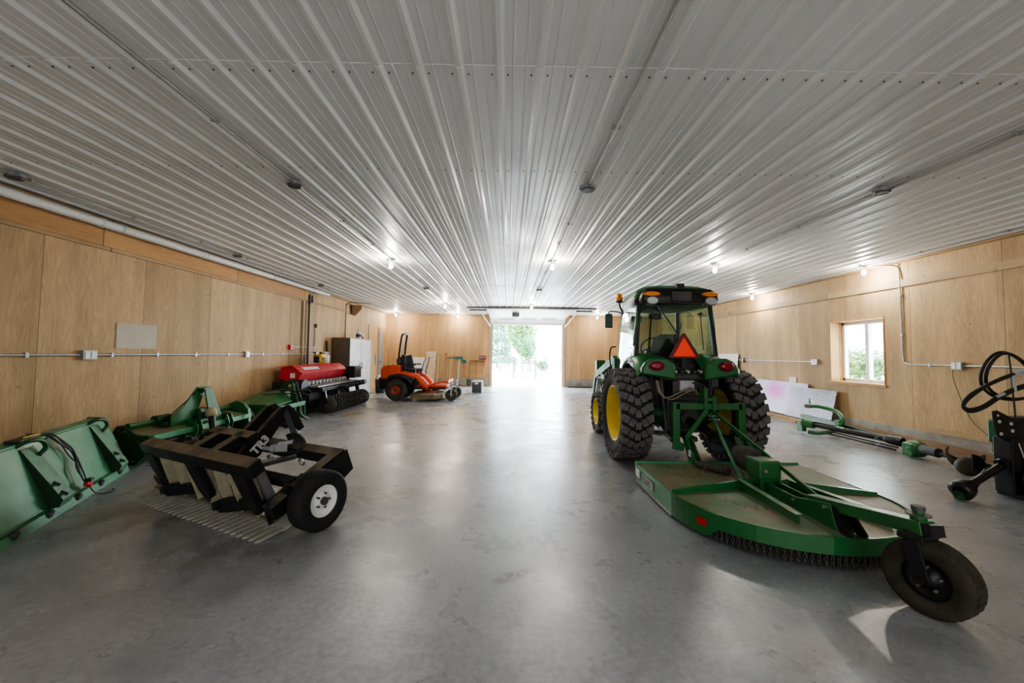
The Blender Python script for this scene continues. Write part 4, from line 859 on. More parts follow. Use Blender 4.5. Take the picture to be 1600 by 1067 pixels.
# shanks
for k in range(7):
    u = -1.62 + k * .205
    g_('scarifier_shank', MB().bar(Q(u, .07, .45), Q(u, .03, .05), .075, .02, EU), M['shank'], bev=.002)
g_('shank_bar', qb(MB(), (-1.74, .22, .16), (-.22, .29, .23)), M['black'])
for u in (-1.5, -.52):
    hc = g_('hydraulic_cylinder', MB().cyl(Q(u, .50, .22), Q(u + .12, .16, .42), .026).cyl(Q(u + .12, .16, .42), Q(u + .17, .02, .47), .013), M['dgrey'])
g_('jack_post', qb(MB(), (-.40, .09, .10), (-.33, .15, .44)), M['galv'])
for (u, p, q) in ((-.42, .115, .40), (-.40, .12, .34), (-.60, .36, .30), (-.30, .42, .26), (-1.3, .30, .30)):
    g_('steel_pin', MB().tube([Q(u + .028 * math.cos(a), p, q + .028 * math.sin(a)) for a in [i * PI / 6 for i in range(12)]], .009, 6, True), M['steel'])
for k in range(3):
    g_('hydraulic_hose', MB().tube(spl([Q(-.78, .66, .26 + .02 * k), Q(-.62, .60, .33 + .02 * k), Q(-.48 + .02 * k, .56, .38 + .02 * k), Q(-.36 + .02 * k, .52, .38), Q(-.36, .46, .33), Q(-.50, .42, .30 + .01 * k), Q(-.72, .44, .28)], 5), .012, 6), M['cord'])
g_('valve_block', MB().box(Q(-.66, .48, .30), (.10, .10, .07)).box(Q(-.60, .52, .34), (.03, .12, .03)).box(Q(-.70, .42, .34), (.12, .03, .03)), M['lgrey'], bev=.004)
g_('valve_block', MB().box(Q(-1.25, .40, .26), (.09, .10, .07)), M['galv'])
for u, sg, V0 in ((.055, 1, .36), (-1.90, -1, .62)):
    wt = g_('gauge_tire', MB().lathe(tire(.225, .155, .118, 0, 0), (u, V0, .225), (1, 0, 0), 36), M['rubber'])
    MB().lathe([(.030, .055), (.055, .050), (.075, .02), (.100, .03), (.112, .062), (.120, .066), (.120, -.06)], (u, V0, .225), (sg, 0, 0), 28).build('rim', M['white'], wt)
    hb = MB().cyl((u - .1 * sg, V0, .225), (u + sg * .075, V0, .225), .030)
    hb.build('hub', M['dgrey'], wt)
    lb = MB()
    for k in range(5):
        a = k * 2 * PI / 5; lb.cyl((u + sg * .03, V0 + .055 * math.cos(a), .225 + .055 * math.sin(a)), (u + sg * .062, V0 + .055 * math.cos(a), .225 + .055 * math.sin(a)), .009, n=6)
    lb.build('lug_nuts', M['dgrey'], wt)
    g_('wheel_arm', MB().bar((u - .11 * sg, V0, .225), (u - .17 * sg, V0 - .18, .34), .03, .07), M['black'])

# ------------------------------------------------------------------ TRACTOR
TX, TY = 2.27, 5.40
tr = thing('tractor', 'green compact tractor with glass cab and yellow wheels, seen from behind', 'tractor', (TX, TY, 0))
def r_(name, mb, m, par=None, bev=0): return mb.build(name, m, par or tr, bev)
def big_tire(R, Wd, rr, cx, cy, sg, rows, lugw, front=False):
    mb = MB(); k = Wd / 2; r0 = R - .022
    mb.lathe([(rr, -k * .82), (rr + .012, -k * .88), ((r0 + rr) / 2 + .02, -k), (r0 - .03, -k * .97), (r0, -k * .80), (r0 + .002, 0), (r0, k * .80), (r0 - .03, k * .97), ((r0 + rr) / 2 + .02, k), (rr + .012, k * .88), (rr, k * .82), (rr, -k * .82)], (cx, cy, R), (1, 0, 0), 48)
    mb.m = 1
    cols = [-.80, -.42, 0, .42, .80]
    for i in range(rows):
        for j, c_ in enumerate(cols):
            a = 2 * PI * (i + (.5 if j % 2 else 0) + abs(c_) * .55) / rows
            x = cx + c_ * k; rad = r0 + .008 - (.012 if abs(c_) > .7 else 0)
            ln = 2 * PI * R / rows * .60
            m3 = Matrix.Rotation(a, 3, 'X') @ Matrix.Rotation((.45 if c_ > 0 else -.45) * (1 if c_ else 0), 3, 'Z')
            mb.box((x, cy - rad * math.sin(a), R + rad * math.cos(a)), (lugw, ln, .030), m3)
        # shoulder blocks wrapping down the sidewall
        for s in (-1, 1):
            a = 2 * PI * (i + .25) / rows; rad = r0 - .022
            mb.box((cx + s * k * .97, cy - rad * math.sin(a), R + rad * math.cos(a)), (.028, 2 * PI * R / rows * .42, .06), Matrix.Rotation(a, 3, 'X'))
    t = r_('front_tire' if front else 'rear_tire', mb, [M['rubber'], M['lug']])
    d = k * .82
    rim = MB().lathe([(.0, .015), (rr * .35, .02), (rr * .40, .0), (rr * .62, -.06), (rr * .80, -.045), (rr * .86, .02), (rr * .94, .03), (rr * .97, d), (rr + .012, d + .008), (rr + .016, d)], (cx, cy, R), (sg, 0, 0), 40)
    rim.lathe([(rr, -d), (rr, d)], (cx, cy, R), (1, 0, 0), 40)
    rim.lathe([(rr * .97, -d), (rr * .6, -.03), (0, -.02)], (cx, cy, R), (sg, 0, 0), 40)
    rim.build('rim', M['yellow'], t)
    h = MB().cyl((cx, cy, R), (cx + sg * .05, cy, R), rr * .22, n=16)
    for q in range(8):
        a = q * PI / 4; h.cyl((cx + sg * .0, cy + rr * .30 * math.cos(a), R + rr * .30 * math.sin(a)), (cx + sg * .035, cy + rr * .30 * math.cos(a), R + rr * .30 * math.sin(a)), .012, n=6)
    h.build('hub', M['yellow'] if not front else M['dgrey'], t)
    # pale bead ring
    MB().tube([(cx + sg * (k * .86), cy + (rr + .02) * math.cos(a), R + (rr + .02) * math.sin(a)) for a in [i * 2 * PI / 48 for i in range(48)]], .007, 5, True).build('rim_edge', M['lug'], t)
for sg in (-1, 1):
    big_tire(.60, .36, .36, sg * .70, 0, sg, 26, .070)
    big_tire(.36, .22, .215, sg * .60, 1.78, sg, 20, .045, True)
r_('rear_axle', MB().cyl((-.52, 0, .60), (.52, 0, .60), .11).cyl((-.40, 0, .60), (.40, 0, .60), .15), M['greendk'])
r_('transmission', MB().bx((-.22, -.22, .38), (.22, 1.0, .86)).bx((-.17, -.30, .45), (.17, -.2, .80)).cyl((0, -.30, .58), (0, -.36, .58), .09), M['dgrey'], bev=.03)
r_('front_axle', MB().bx((-.50, 1.72, .28), (.50, 1.84, .38)).bx((-.14, 1.0, .40), (.14, 2.2, .62)), M['greendk'], bev=.01)
r_('underbody', MB().bx((-.50, .02, .72), (.50, .85, 1.06)).bx((-.30, -.02, .86), (.30, .2, 1.20)), M['black'], bev=.02)
r_('fuel_tank', MB().bx((-.54, .45, .55), (-.28, 1.05, .95)), M['black'], bev=.04)
r_('hood', MB().loft([[(-.28, y, .62), (-.30, y, zt - .18), (-.24, y, zt - .04), (0, y, zt), (.24, y, zt - .04), (.30, y, zt - .18), (.28, y, .62)] for y, zt in ((1.02, 1.32), (1.8, 1.26), (2.25, 1.18), (2.35, 1.0))]), M['greent'])
# fenders
for sg in (-1, 1):
    prof = []
    for i in range(11):
        a = math.radians(-8 + i * 15); prof.append(a)
    loops = []
    for a, rr_ in [(math.radians(d), .70 + .03 * math.sin(math.radians(d))) for d in (52, 62, 72, 85, 100, 115, 130)]:
        y = -math.cos(a) * rr_ * .82 + .06; z = .60 + math.sin(a) * rr_ * 1.05
        loops.append([(sg * .20, y, z - .02), (sg * .20, y, z + .02), (sg * .36, y, z + .045), (sg * .52, y, z + .03), (sg * .62, y + .02, z - .02), (sg * .635, y + .02, z - .10), (sg * .60, y + .02, z - .08), (sg * .50, y, z - .01), (sg * .36, y, z - .01)])
    f = r_('fender', MB().loft(loops), M['greent'])
    # rear face of the fender that carries the lamp
    poly = [(-.245, 1.10), (-.235, 1.30), (-.12, 1.37), (.02, 1.375), (.12, 1.33), (.175, 1.25), (.185, 1.17), (.09, 1.155), (-.08, 1.13)]
    pl = [(sg * (x + .43), z - .03) for x, z in poly]
    if sg < 0: pl = pl[::-1]
    MB().prism(pl, (0, -.40, 0), (1, 0, 0), (0, 0, 1), .10).build('lamp_housing', M['greent'], f, ).modifiers.new('b', 'BEVEL').width = .02
    MB().loft([[(sg * .435 + a * math.cos(t) * .088, y, 1.245 + a * math.sin(t) * .055) for t in [i * PI / 10 for i in range(20)]] for a, y in ((1, -.445), (1, -.475), (.85, -.492), (.5, -.50))]).build('tail_lamp', M['redlens'], f)
    MB().loft([[(sg * .435 + a * math.cos(t) * .100, y, 1.245 + a * math.sin(t) * .066) for t in [i * PI / 10 for i in range(20)]] for a, y in ((1, -.44), (1, -.462))]).build('lamp_bezel', M['black'], f)
# cab
def quad(mb, pts, th, nrm):
    n = V(nrm).normalized() * th; A = [V(p) for p in pts]; B = [p + n for p in A]; k = len(A)
    mb.add(A + B, [list(range(k))[::-1], [k + i for i in range(k)]] + [(i, (i + 1) % k, k + (i + 1) % k, k + i) for i in range(k)]); return mb
yb_, yt_ = .00, .06; zb, ztp = 1.36, 2.09
rear = [(-.555, yb_, zb), (.555, yb_, zb), (.48, yt_, ztp), (-.48, yt_, ztp)]
fb_, ft_ = 1.08, .98
for sg in (-1, 1):
    r_('rear_pillar', MB().bar((sg * .555, yb_, 1.20), (sg * .485, yt_, 2.12), .055, .055, (0, 1, 0)), M['black'], bev=.008)
    r_('front_pillar', MB().bar((sg * .485, fb_, .95), (sg * .43, ft_, 2.12), .05, .05, (0, 1, 0)), M['black'], bev=.008)
    dr = r_('side_door', MB().tube(spl([(sg * .57, .06, 1.36), (sg * .57, .45, .75), (sg * .53, .95, .70), (sg * .50, 1.05, 1.0), (sg * .445, .97, 2.08), (sg * .495, .10, 2.08), (sg * .56, .05, 1.5)], 4), .016, 6), M['greent'])
    q = MB(); quad(q, [(sg * .572, .04, 1.36), (sg * .565, .45, .80), (sg * .53, .96, .74), (sg * .50, 1.05, 1.1), (sg * .445, .97, 2.08), (sg * .495, .08, 2.08)], .005, (sg, 0, 0)); q.build('door_glass', M['cabglass'], dr)
    MB().tube(spl([(sg * .60, .80, 1.50), (sg * .66, .86, 1.48), (sg * .67, .90, 1.30), (sg * .63, .90, 1.12)], 4), .012, 6).build('grab_handle', M['black'], dr)
    mi = r_('mirror_arm', MB().tube(spl([(sg * .44, .98, 2.02), (sg * .50, 1.0, 2.06), (sg * .64, 1.0, 2.07), (sg * .67, 1.0, 2.00)], 4), .010, 6).tube([(sg * .445, .98, 2.02), (sg * .45, .98, 1.86)], .012, 6), M['black'])
    MB().box((sg * .66, 1.0, 1.92), (.12, .04, .23)).build('mirror_head', M['mirror'], mi, .018)
rw = r_('rear_window_frame', MB().tube([V(p) for p in [(-.54, yb_ - .01, zb + .02), (.54, yb_ - .01, zb + .02), (.465, yt_ - .01, ztp - .02), (-.465, yt_ - .01, ztp - .02)]], .018, 6, True), M['black'])
q = MB(); quad(q, [(-.53, yb_ - .005, zb + .03), (.53, yb_ - .005, zb + .03), (.46, yt_ - .005, ztp - .03), (-.46, yt_ - .005, ztp - .03)], .005, (0, -1, 0)); q.build('rear_glass', M['cabglass'], rw)
MB().bar((.02, -.03, 1.65), (-.24, .01, 2.05), .018, .012, (0, 1, 0)).bar((-.03, -.04, 1.46), (.06, -.03, 1.80), .012, .012, (0, 1, 0)).build('rear_wiper', M['black'], rw)
MB().box((-.26, .03, 2.05), (.20, .05, .05)).build('wiper_motor', M['black'], rw, .01)
for sg in (-1, 1): MB().bar((sg * .37, -.02, 1.45), (sg * .33, .0, 1.96), .014, .014).cyl((sg * .33, -.03, 1.94), (sg * .33, .02, 1.94), .022).build('gas_strut', M['black'], rw)
q = MB(); quad(q, [(-.47, 1.09, 1.15), (.47, 1.09, 1.15), (.42, .99, 2.10), (-.42, .99, 2.10)], .005, (0, 1, 0)); r_('windshield', q, M['cabglass'])
r_('cab_floor', MB().bx((-.50, .12, 1.04), (.50, 1.05, 1.12)).bx((-.52, .00, 1.08), (.52, .14, 1.36)).bx((.30, .1, 1.1), (.48, .8, 1.34)).bx((-.48, .1, 1.1), (-.34, .6, 1.30)), M['dgrey'], bev=.02)
r_('rear_sill', MB().bx((-.54, -.07, 1.22), (.54, .03, 1.345)).bx((-.20, -.16, 1.18), (.20, -.06, 1.28)), M['black'], bev=.015)
def rr_loop(w, y0, y1, z, rad, n=4, tp=0):
    pts = []
    for (cx, cy, a0) in ((w - rad, y1 - rad, 0), (-w + rad, y1 - rad, 90), (-w + rad, y0 + rad, 180), (w - rad, y0 + rad, 270)):
        for i in range(n + 1):
            a = math.radians(a0 + 90 * i / n); px_, py_ = cx + rad * math.cos(a), cy + rad * math.sin(a); pts.append((px_ * (1 - tp * max(0, py_)), py_, z))
    return pts
rf = r_('roof', MB().loft([rr_loop(.545, -.06, 1.14, 2.13, .14, tp=.18), rr_loop(.565, -.10, 1.16, 2.18, .15, tp=.18), rr_loop(.55, -.10, 1.15, 2.23, .16, tp=.18), rr_loop(.50, -.07, 1.10, 2.285, .18, tp=.18), rr_loop(.41, .02, 1.02, 2.33, .20, tp=.18), rr_loop(.26, .16, .88, 2.348, .18, tp=.18)]), M['greent'])
r_('roof_lining', MB().loft([rr_loop(.54, -.04, 1.12, 2.06, .14, tp=.18), rr_loop(.56, -.08, 1.14, 2.10, .14, tp=.18), rr_loop(.56, -.08, 1.14, 2.155, .14, tp=.18)]), M['black'])
vs_ = r_('roof_rear_panel', MB().loft([rr_loop(.50, -.17, .05, 2.07, .06), rr_loop(.52, -.18, .05, 2.12, .06), rr_loop(.50, -.175, .05, 2.20, .06), rr_loop(.44, -.13, .05, 2.265, .06)]), M['black'])
MB().bx((-.13, -.21, 2.09), (.13, -.16, 2.22)).build('filter_cover', M['dgrey'], vs_, .01)
MB().bx((-.05, -.17, 2.24), (.05, -.08, 2.33)).build('antenna_bracket', M['black'], vs_, .01)
for sg in (-1, 1):
    MB().loft([[(sg * .385 + a * (.115 if True else 0) * math.cos(t), y, 2.185 + a * .034 * math.sin(t)) for t in [i * PI / 8 for i in range(16)]] for a, y in ((1, -.15), (1, -.188), (.8, -.20))]).build('amber_lamp', M['amber'], vs_)
    MB().loft([[(sg * .385 + a * .078 * math.cos(t), y, 2.095 + a * .052 * math.sin(t)) for t in [i * PI / 8 for i in range(16)]] for a, y in ((1, -.14), (1, -.205), (.85, -.215))]).build('work_lamp', M['lens'], vs_)
    MB().loft([[(sg * .385 + a * .086 * math.cos(t), y, 2.095 + a * .060 * math.sin(t)) for t in [i * PI / 8 for i in range(16)]] for a, y in ((1, -.10), (1, -.20))]).build('work_lamp_shell', M['black'], vs_)
be = r_('beacon_pole', MB().tube([(-.45, .96, 2.06), (-.50, .93, 2.14), (-.52, .90, 2.22)], .013, 8).cyl((-.52, .90, 2.20), (-.52, .90, 2.235), .05), M['black'])
MB().lathe([(.052, 0), (.052, .05), (.045, .09), (.02, .115), (0, .12)], (-.52, .90, 2.235), (0, 0, 1), 20).build('beacon_lens', M['amber'], be)
# cab interior
st = r_('seat', MB().loft([rr_loop(.24, .25, .70, z, .08) for z in (1.14, 1.28, 1.32)]), M['seat'])
MB().loft([[(x * w_, .30 - (z - 1.3) * .18 + dy, z) for x, dy in ((-1, 0), (-.8, -.07), (.8, -.07), (1, 0), (.8, .07), (-.8, .07))] for z, w_ in ((1.30, .22), (1.45, .24), (1.60, .21), (1.67, .13))]).build('seat_back', M['seat'], st)
sw = r_('steering_column', MB().bar((-.02, .98, 1.15), (-.02, .80, 1.46), .08, .08).box((-.02, .84, 1.40), (.22, .10, .12)), M['black'], bev=.01)
R3 = Matrix.Rotation(math.radians(-55), 3, 'X')
ring = [V((-.05, .76, 1.50)) + R3 @ V((.17 * math.cos(a), .17 * math.sin(a), 0)) for a in [i * 2 * PI / 24 for i in range(24)]]
sw2 = MB().tube(ring, .014, 6, True)
for a in (.5, 2.6, 4.7): sw2.tube([V((-.05, .76, 1.50)), V((-.05, .76, 1.50)) + R3 @ V((.17 * math.cos(a), .17 * math.sin(a), 0))], .012, 6)
sw2.build('steering_wheel', M['black'], sw)
r_('air_vent_label', MB().bx((-.30, .965, 1.90), (-.14, .975, 2.0)), M['bluegreen'])
r_('inside_mirror', MB().box((.05, .90, 1.99), (.20, .04, .10)), M['black'], bev=.02)
# slow vehicle emblem
tri = lambda s, c=.12: [(x * s, z * s) for x, z in ((-1 + c * .6, -.52 - .06), (1 - c * .6, -.58), (1 - c * .1, -.50), (.10, .98), (-.10, .98), (-1 + c * .1, -.50))]
em = r_('slow_vehicle_sign', MB().prism(tri(.205), (0, -.255, 1.46), (1, 0, 0), (0, .05, 1), .004), M['smv_r'])
MB().prism([(-.145, -.075), (.145, -.075), (0, .175)], (0, -.260, 1.44), (1, 0, 0), (0, .05, 1), .004).build('orange_triangle', M['smv_o'], em)
MB().bx((-.03, -.25, 1.22), (.03, -.20, 1.50)).build('sign_bracket', M['black'], em)
# hydraulics under the rear window
r_('rockshaft', MB().cyl((-.30, -.20, 1.10), (.32, -.20, 1.10), .055).bx((-.16, -.28, .86), (.16, -.1, 1.05)), M['dgrey'], bev=.01)
r_('top_link_bracket', MB().bx((-.09, -.34, .92), (.09, -.24, 1.06)), M['lgrey'], bev=.004)
for k in range(6):
    x = -.22 + .08 * k
    r_('remote_coupler', MB().cyl((x, -.26, 1.18), (x, -.34, 1.17), .018), M['lgrey'] if k % 2 else M['dgrey'])
r_('coupler_block', MB().bx((.28, -.34, .98), (.40, -.24, 1.10)), M['dgrey'], bev=.01)
for pts in ([(-.38, -.30, 1.06), (-.36, -.33, .92), (-.28, -.36, .84), (-.10, -.38, .92), (.02, -.40, .97), (.10, -.38, .90)],
            [(-.36, -.30, 1.05), (-.33, -.33, .90), (-.22, -.36, .82), (-.06, -.38, .90), (.06, -.40, .95), (.12, -.38, .88)],
            [(.06, -.34, 1.04), (.14, -.40, .98), (.18, -.42, .88)], [(.12, -.34, 1.04), (.20, -.40, .98), (.22, -.42, .86)],
            [(.20, -.30, 1.20), (.30, -.36, 1.10), (.28, -.38, .92)], [(-.42, -.25, 1.12), (-.44, -.28, .95), (-.42, -.28, .78)]):
    r_('hydraulic_line', MB().tube(spl(pts, 5), .011, 6), M['tan'] if len(pts) > 4 else M['dgrey'])
for sg in (-1, 1):
    r_('lower_link', MB().bar((sg * .25, -.10, .42), (sg * .36, -.74, .40), .03, .06), M['black'])
    r_('lift_rod', MB().bar((sg * .30, -.24, 1.08), (sg * .32, -.46, .44), .03, .03), M['dgrey'])
r_('drawbar', MB().bx((-.05, -.50, .33), (.05, .1, .38)).bx((-.55, -.12, .34), (-.2, -.06, .38)), M['dgrey'], bev=.004)
for x0_, x1_ in ((-.56, -.22), (.22, .50)): r_('step_panel', MB().bx((x0_, -.06, .70), (x1_, .25, 1.10)), M['black'], bev=.03)
# front loader
for sg in (-1, 1):
    r_('loader_mast', MB().bx((sg * .50 - .04, 1.10, .55), (sg * .50 + .04, 1.26, 1.32)), M['arm'], bev=.01)
    r_('loader_arm', MB().bar((sg * .50, 1.20, 1.30), (sg * .50, 2.62, .96), .07, .13).bar((sg * .50, 2.60, 1.00), (sg * .50, 2.85, .50), .07, .11), M['arm'], bev=.01)
    r_('loader_cylinder', MB().cyl((sg * .50, 1.30, .80), (sg * .50, 2.1, 1.0), .035).cyl((sg * .50, 1.9, .95), (sg * .50, 2.5, .93), .02), M['lgrey'])
    r_('tilt_cylinder', MB().cyl((sg * .49, 2.45, .92), (sg * .49, 2.72, .42), .032).cyl((sg * .43, 2.55, .90), (sg * .43, 2.80, .40), .02), M['steel'])
r_('loader_crossbar', MB().cyl((-.50, 2.7, .80), (.50, 2.7, .80), .05), M['arm'])
r_('loader_carrier', MB().bx((-.46, 2.78, .92), (-.28, 2.92, 1.26)).bx((-.46, 2.80, .45), (.46, 2.90, .55)).bx((.3, 2.78, .45), (.46, 2.92, 1.0)), M['greendk'], bev=.01)
r_('brush_guard', MB().bx((-.30, 2.42, .55), (-.24, 2.46, 1.05)).bx((.24, 2.42, .55), (.30, 2.46, 1.05)).bx((-.3, 2.42, 1.0), (.3, 2.46, 1.05)), M['greendk'])

# ------------------------------------------------------------------ ROTARY CUTTER behind the tractor
KX, KY = 2.285, 3.44
rc = thing('rotary_cutter', 'green rotary cutter with dusty deck and dark tail wheel hitched behind the tractor', 'rotary cutter', (KX, KY, 0))
def k_(name, mb, m, par=None, bev=0): return mb.build(name, m, par or rc, bev)
A_, B_ = .885, .84
out = [(-A_, .96), (-A_, 0)] + [(-A_ * math.cos(t), -B_ * math.sin(t)) for t in [i * PI / 32 for i in range(1, 32)]] + [(A_, 0), (A_, .96)]
ins = [(x * .992, y * .992 + .002) for x, y in out]
nO = len(out); dk = MB()
dk.add([(x, y, .205) for x, y in out] + [(x, y, .195) for x, y in out], [list(range(nO)), [nO + i for i in range(nO)][::-1]] + [(i, nO + i, nO + (i + 1) % nO, (i + 1) % nO) for i in range(nO)])
k_('deck', dk, M['deck'])
# skirts: front straight sides lower, rear rim band
for s in (-1, 1):
    sk = MB(); sk.prism([(.98, .205), (.98, .10), (.90, .03), (0, .03), (0, .212)], (s * (A_ - .004), 0, 0), (0, 1, 0), (0, 0, 1), .010)
    k_('side_skirt', sk, M['greenl'])

sk2 = MB()
idx = [i for i in range(1, nO - 1)]
ro = [out[i] for i in idx]
def band(mb, pts, z0, z1, th=.01, zb=None):
    n = len(pts); zs = [z0] * n if zb is None else zb
    A = [(x, y, z1) for x, y in pts] + [(x, y, zs[i]) for i, (x, y) in enumerate(pts)]
    Bp = [(x * (1 - th), y * (1 - th), z1) for x, y in pts] + [(x * (1 - th), y * (1 - th), zs[i]) for i, (x, y) in enumerate(pts)]
    f = [(i, n + i, n + i + 1, i + 1) for i in range(n - 1)]
    mb.add(A, f); mb.add(Bp, [q[::-1] for q in f])
    mb.add([A[n + i] for i in range(n)] + [Bp[n + i] for i in range(n)], [(i, n + i, n + i + 1, i + 1) for i in range(n - 1)])
    mb.add([A[i] for i in range(n)] + [Bp[i] for i in range(n)], [(i, i + 1, n + i + 1, n + i) for i in range(n - 1)])
zb_ = []
for x, y in ro: zb_.append(.03 if y > -.40 else .105)
band(sk2, ro, 0, .212, .012, zb_)
k_('rear_skirt', sk2, M['green'])
rim = MB(); band(rim, [(x * 1.006, y * 1.006) for x, y in ro], .175, .218, .02); k_('deck_rim', rim, M['green'])
k_('front_lip', MB().bx((-A_, .94, .19), (A_, .965, .225)), M['greenl'])
k_('side_runner', MB().bx((-A_ - .012, .0, .022), (-A_ + .005, .90, .036)), M['galv']); k_('side_runner', MB().bx((A_ - .005, .0, .022), (A_ + .012, .90, .036)), M['galv'])
# chains
cm_ = MB()
for j in range(3):
    z = .098 - j * .030
    pts = [(.008 * math.cos(a) * (1 if j % 2 == 0 else .3), .008 * math.cos(a) * (0 if j % 2 == 0 else 1), z + .019 * math.sin(a) - .012) for a in [i * PI / 4 for i in range(8)]]
    cm_.tube(pts, .0045, 5, True)
proto = None; nch = 96
for i in range(nch):
    row = i % 2; q = (i // 2) / (nch / 2 - 1)
    t = math.radians(30 + 120 * q + row * 1.2); rad = .985 - row * .03
    x, y = -A_ * rad * math.cos(t), -B_ * rad * math.sin(t)
    if proto is None:
        proto = k_('chain', cm_, M['chain']); o = proto
    else:
        o = proto.copy(); C.objects.link(o); o.parent = rc
    o.location = (x, y, .012); o.rotation_euler = (0, 0, i * 1.7)
# deck ribs
def rib(mb, a, b, h=.07, w=.012, za=.205, taper=1.0):
    a, b = V((a[0], a[1], za)), V((b[0], b[1], za)); d = (b - a); L = d.length; d.normalize()
    mb.prism([(0, 0), (L, 0), (L, h * taper), (0, h)], a, d, (0, 0, 1), w); return mb
k_('cross_ridge', rib(rib(rib(MB(), (-.87, .0), (-.20, .16), .035, .03, .20, 2.2), (.87, .0), (.20, .16), .035, .03, .20, 2.2), (-.21, .16), (.21, .16), .08, .03), M['green'])
for s in (-1, 1):
    k_('deck_brace', MB().bar((s * .22, .16, .25), (s * .42 * (1 if s > 0 else .55), -.60, .235), .012, .07).bar((s * .22, .16, .286), (s * .42 * (1 if s > 0 else .55), -.60, .27), .05, .008), M['green'])
    k_('tail_plate', MB().prism([(.10, .20), (.10, .30), (-.32, .30), (-.66, .37), (-.66, .36), (-.72, .205)], (s * .055, 0, 0), (0, 1, 0), (0, 0, 1), .012), M['green'], bev=.002)
k_('tail_beam', MB().bar((0, -.42, .315), (0, -1.25, .455), .09, .075), M['green'], bev=.005)
k_('beam_socket', MB().bar((0, -1.24, .452), (0, -1.30, .462), .075, .06), M['black'])
k_('adjust_plate', MB().bar((-.05, -.66, .34), (-.05, -.80, .20), .014, .07, (0, 1, 1)).bar((.05, -.66, .34), (.05, -.80, .20), .014, .07, (0, 1, 1)), M['black'])
for y, z in ((-.62, .335), (-.30, .27)): k_('bolt', MB().cyl((-.075, y, z), (.075, y, z), .013, n=8), M['steel'])
k_('spindle_tube', MB().cyl((0, -1.20, .40), (0, -1.20, .515), .036).cyl((0, -1.20, .515), (0, -1.20, .545), .024), M['green'])
k_('spindle_cap', MB().cyl((0, -1.20, .535), (0, -1.20, .560), .030, n=8).cyl((0, -1.20, .512), (0, -1.20, .518), .055), M['dgrey'])
# tail wheel, castered
wa = V((-.93, -.37, 0)).normalized(); wd = V((-wa.y, wa.x, 0)); wc = V((0.02, -1.235, .193))
fk = k_('caster_fork', MB().bar(V((0, -1.20, .405)) + wa * .10, V((0, -1.20, .405)) - wa * .10, .11, .03).bar(V((0, -1.2, .39)) + wa * .095, wc + wa * .095, .075, .014, wa).bar(V((0, -1.2, .39)) - wa * .095, wc - wa * .095, .075, .014, wa).cyl(wc + wa * .12, wc - wa * .12, .018), M['black'], bev=.004)
tw = k_('tail_wheel', MB().lathe(tire(.193, .15, .105, 0, 0), wc, wa, 36), M['muddy'])
gro = MB()
for i in range(30):
    a = i * 2 * PI / 30; dr = wd * math.cos(a) + V((0, 0, 1)) * math.sin(a)
    gro.bar(wc + dr * .192 - wa * .045, wc + dr * .192 + wa * .045, .018, .008, dr)
gro.build('tread', M['muddy'], tw)
hb = MB().lathe([(0, .05), (.03, .055), (.045, .03), (.085, .02), (.105, .05), (.107, -.05), (.085, -.02), (.045, -.03), (0, -.05)], wc, wa, 28); hb.build('rim', M['black'], tw)
for q in range(5):
    nb = MB()
    a = q * 2 * PI / 5 + .3; dr = wd * math.cos(a) + V((0, 0, 1)) * math.sin(a); p = wc + dr * .06 + wa * .03; nb.cyl(p, p + wa * .014, .008, n=6); nb.build('lug_nut', M['tan'], tw)
# gearbox
gb = k_('gearbox', MB().bx((-.10, .05, .31), (.095, .27, .47)).bx((-.085, .07, .23), (.08, .25, .33)), M['green'], bev=.015)
MB().cyl((0, .16, .205), (0, .16, .24), .14).build('gearbox_flange', M['green'], gb)
MB().cyl((-.045, .045, .385), (-.045, .055, .385), .016, n=6).build('plug', M['tan'], gb)
MB().prism([(-.10, 0), (-.06, .0), (-.07, .10), (-.10, .10)], (0, .045, .21), (1, 0, 0), (0, 0, 1), .012).prism([(.10, 0), (.06, .0), (.07, .10), (.10, .10)], (0, .045, .21), (1, 0, 0), (0, 0, 1), .012).build('gusset', M['green'], gb)
k_('shaft_shield', MB().lathe([(.105, 0), (.115, .02), (.11, .16), (.085, .26), (.06, .30)], (0, .27, .40), (0, 1, .06), 24).lathe([(0, .001), (.105, .001)], (0, .27, .40), (0, 1, .06), 24), M['rubberd'])
k_('drive_shaft', MB().cyl((0, .50, .42), (0, 1.15, .50), .045).cyl((0, 1.05, .49), (0, 1.65, .56), .055), M['black'])
# quick hitch frame
qh = MB()
for x in (-.355, .40): qh.bx((x - .04, 1.14, .38), (x + .04, 1.22, .84))
qh.bx((-.36, 1.14, .76), (.40, 1.22, .83)); k_('hitch_frame', qh, M['green'], bev=.005)
for x in (-.355, .40): k_('hitch_hook', MB().prism([(0, 0), (.12, -.02), (.13, .06), (.06, .10), (0, .10)], (x - .06, 1.11, .32), (1, 0, 0), (0, 0, 1), .03), M['green'], bev=.004)
k_('hitch_mast', MB().bx((-.045, 1.12, .70), (.0, 1.24, 1.0)).bx((.05, 1.12, .70), (.09, 1.24, .92)).bx((-.05, 1.10, .86), (.09, 1.26, .90)), M['green'], bev=.004)
k_('diagonal_brace', MB().bar((-.02, 1.12, .76), (-.27, 1.08, .46), .05, .014, (0, 1, 0)), M['green'])
for x in (-.27, .33):
    k_('hitch_lug', MB().prism([(1.20, .46), (1.08, .46), (.82, .205), (1.02, .205)][::-1], (x, 0, 0), (0, 1, 0), (0, 0, 1), .014).prism([(1.20, .46), (1.08, .46), (.82, .205), (1.02, .205)][::-1], (x + .06, 0, 0), (0, 1, 0), (0, 0, 1), .014), M['green'])
k_('safety_label', MB().bx((-.281, .96, .27), (-.278, 1.02, .34)), M['sticker'])
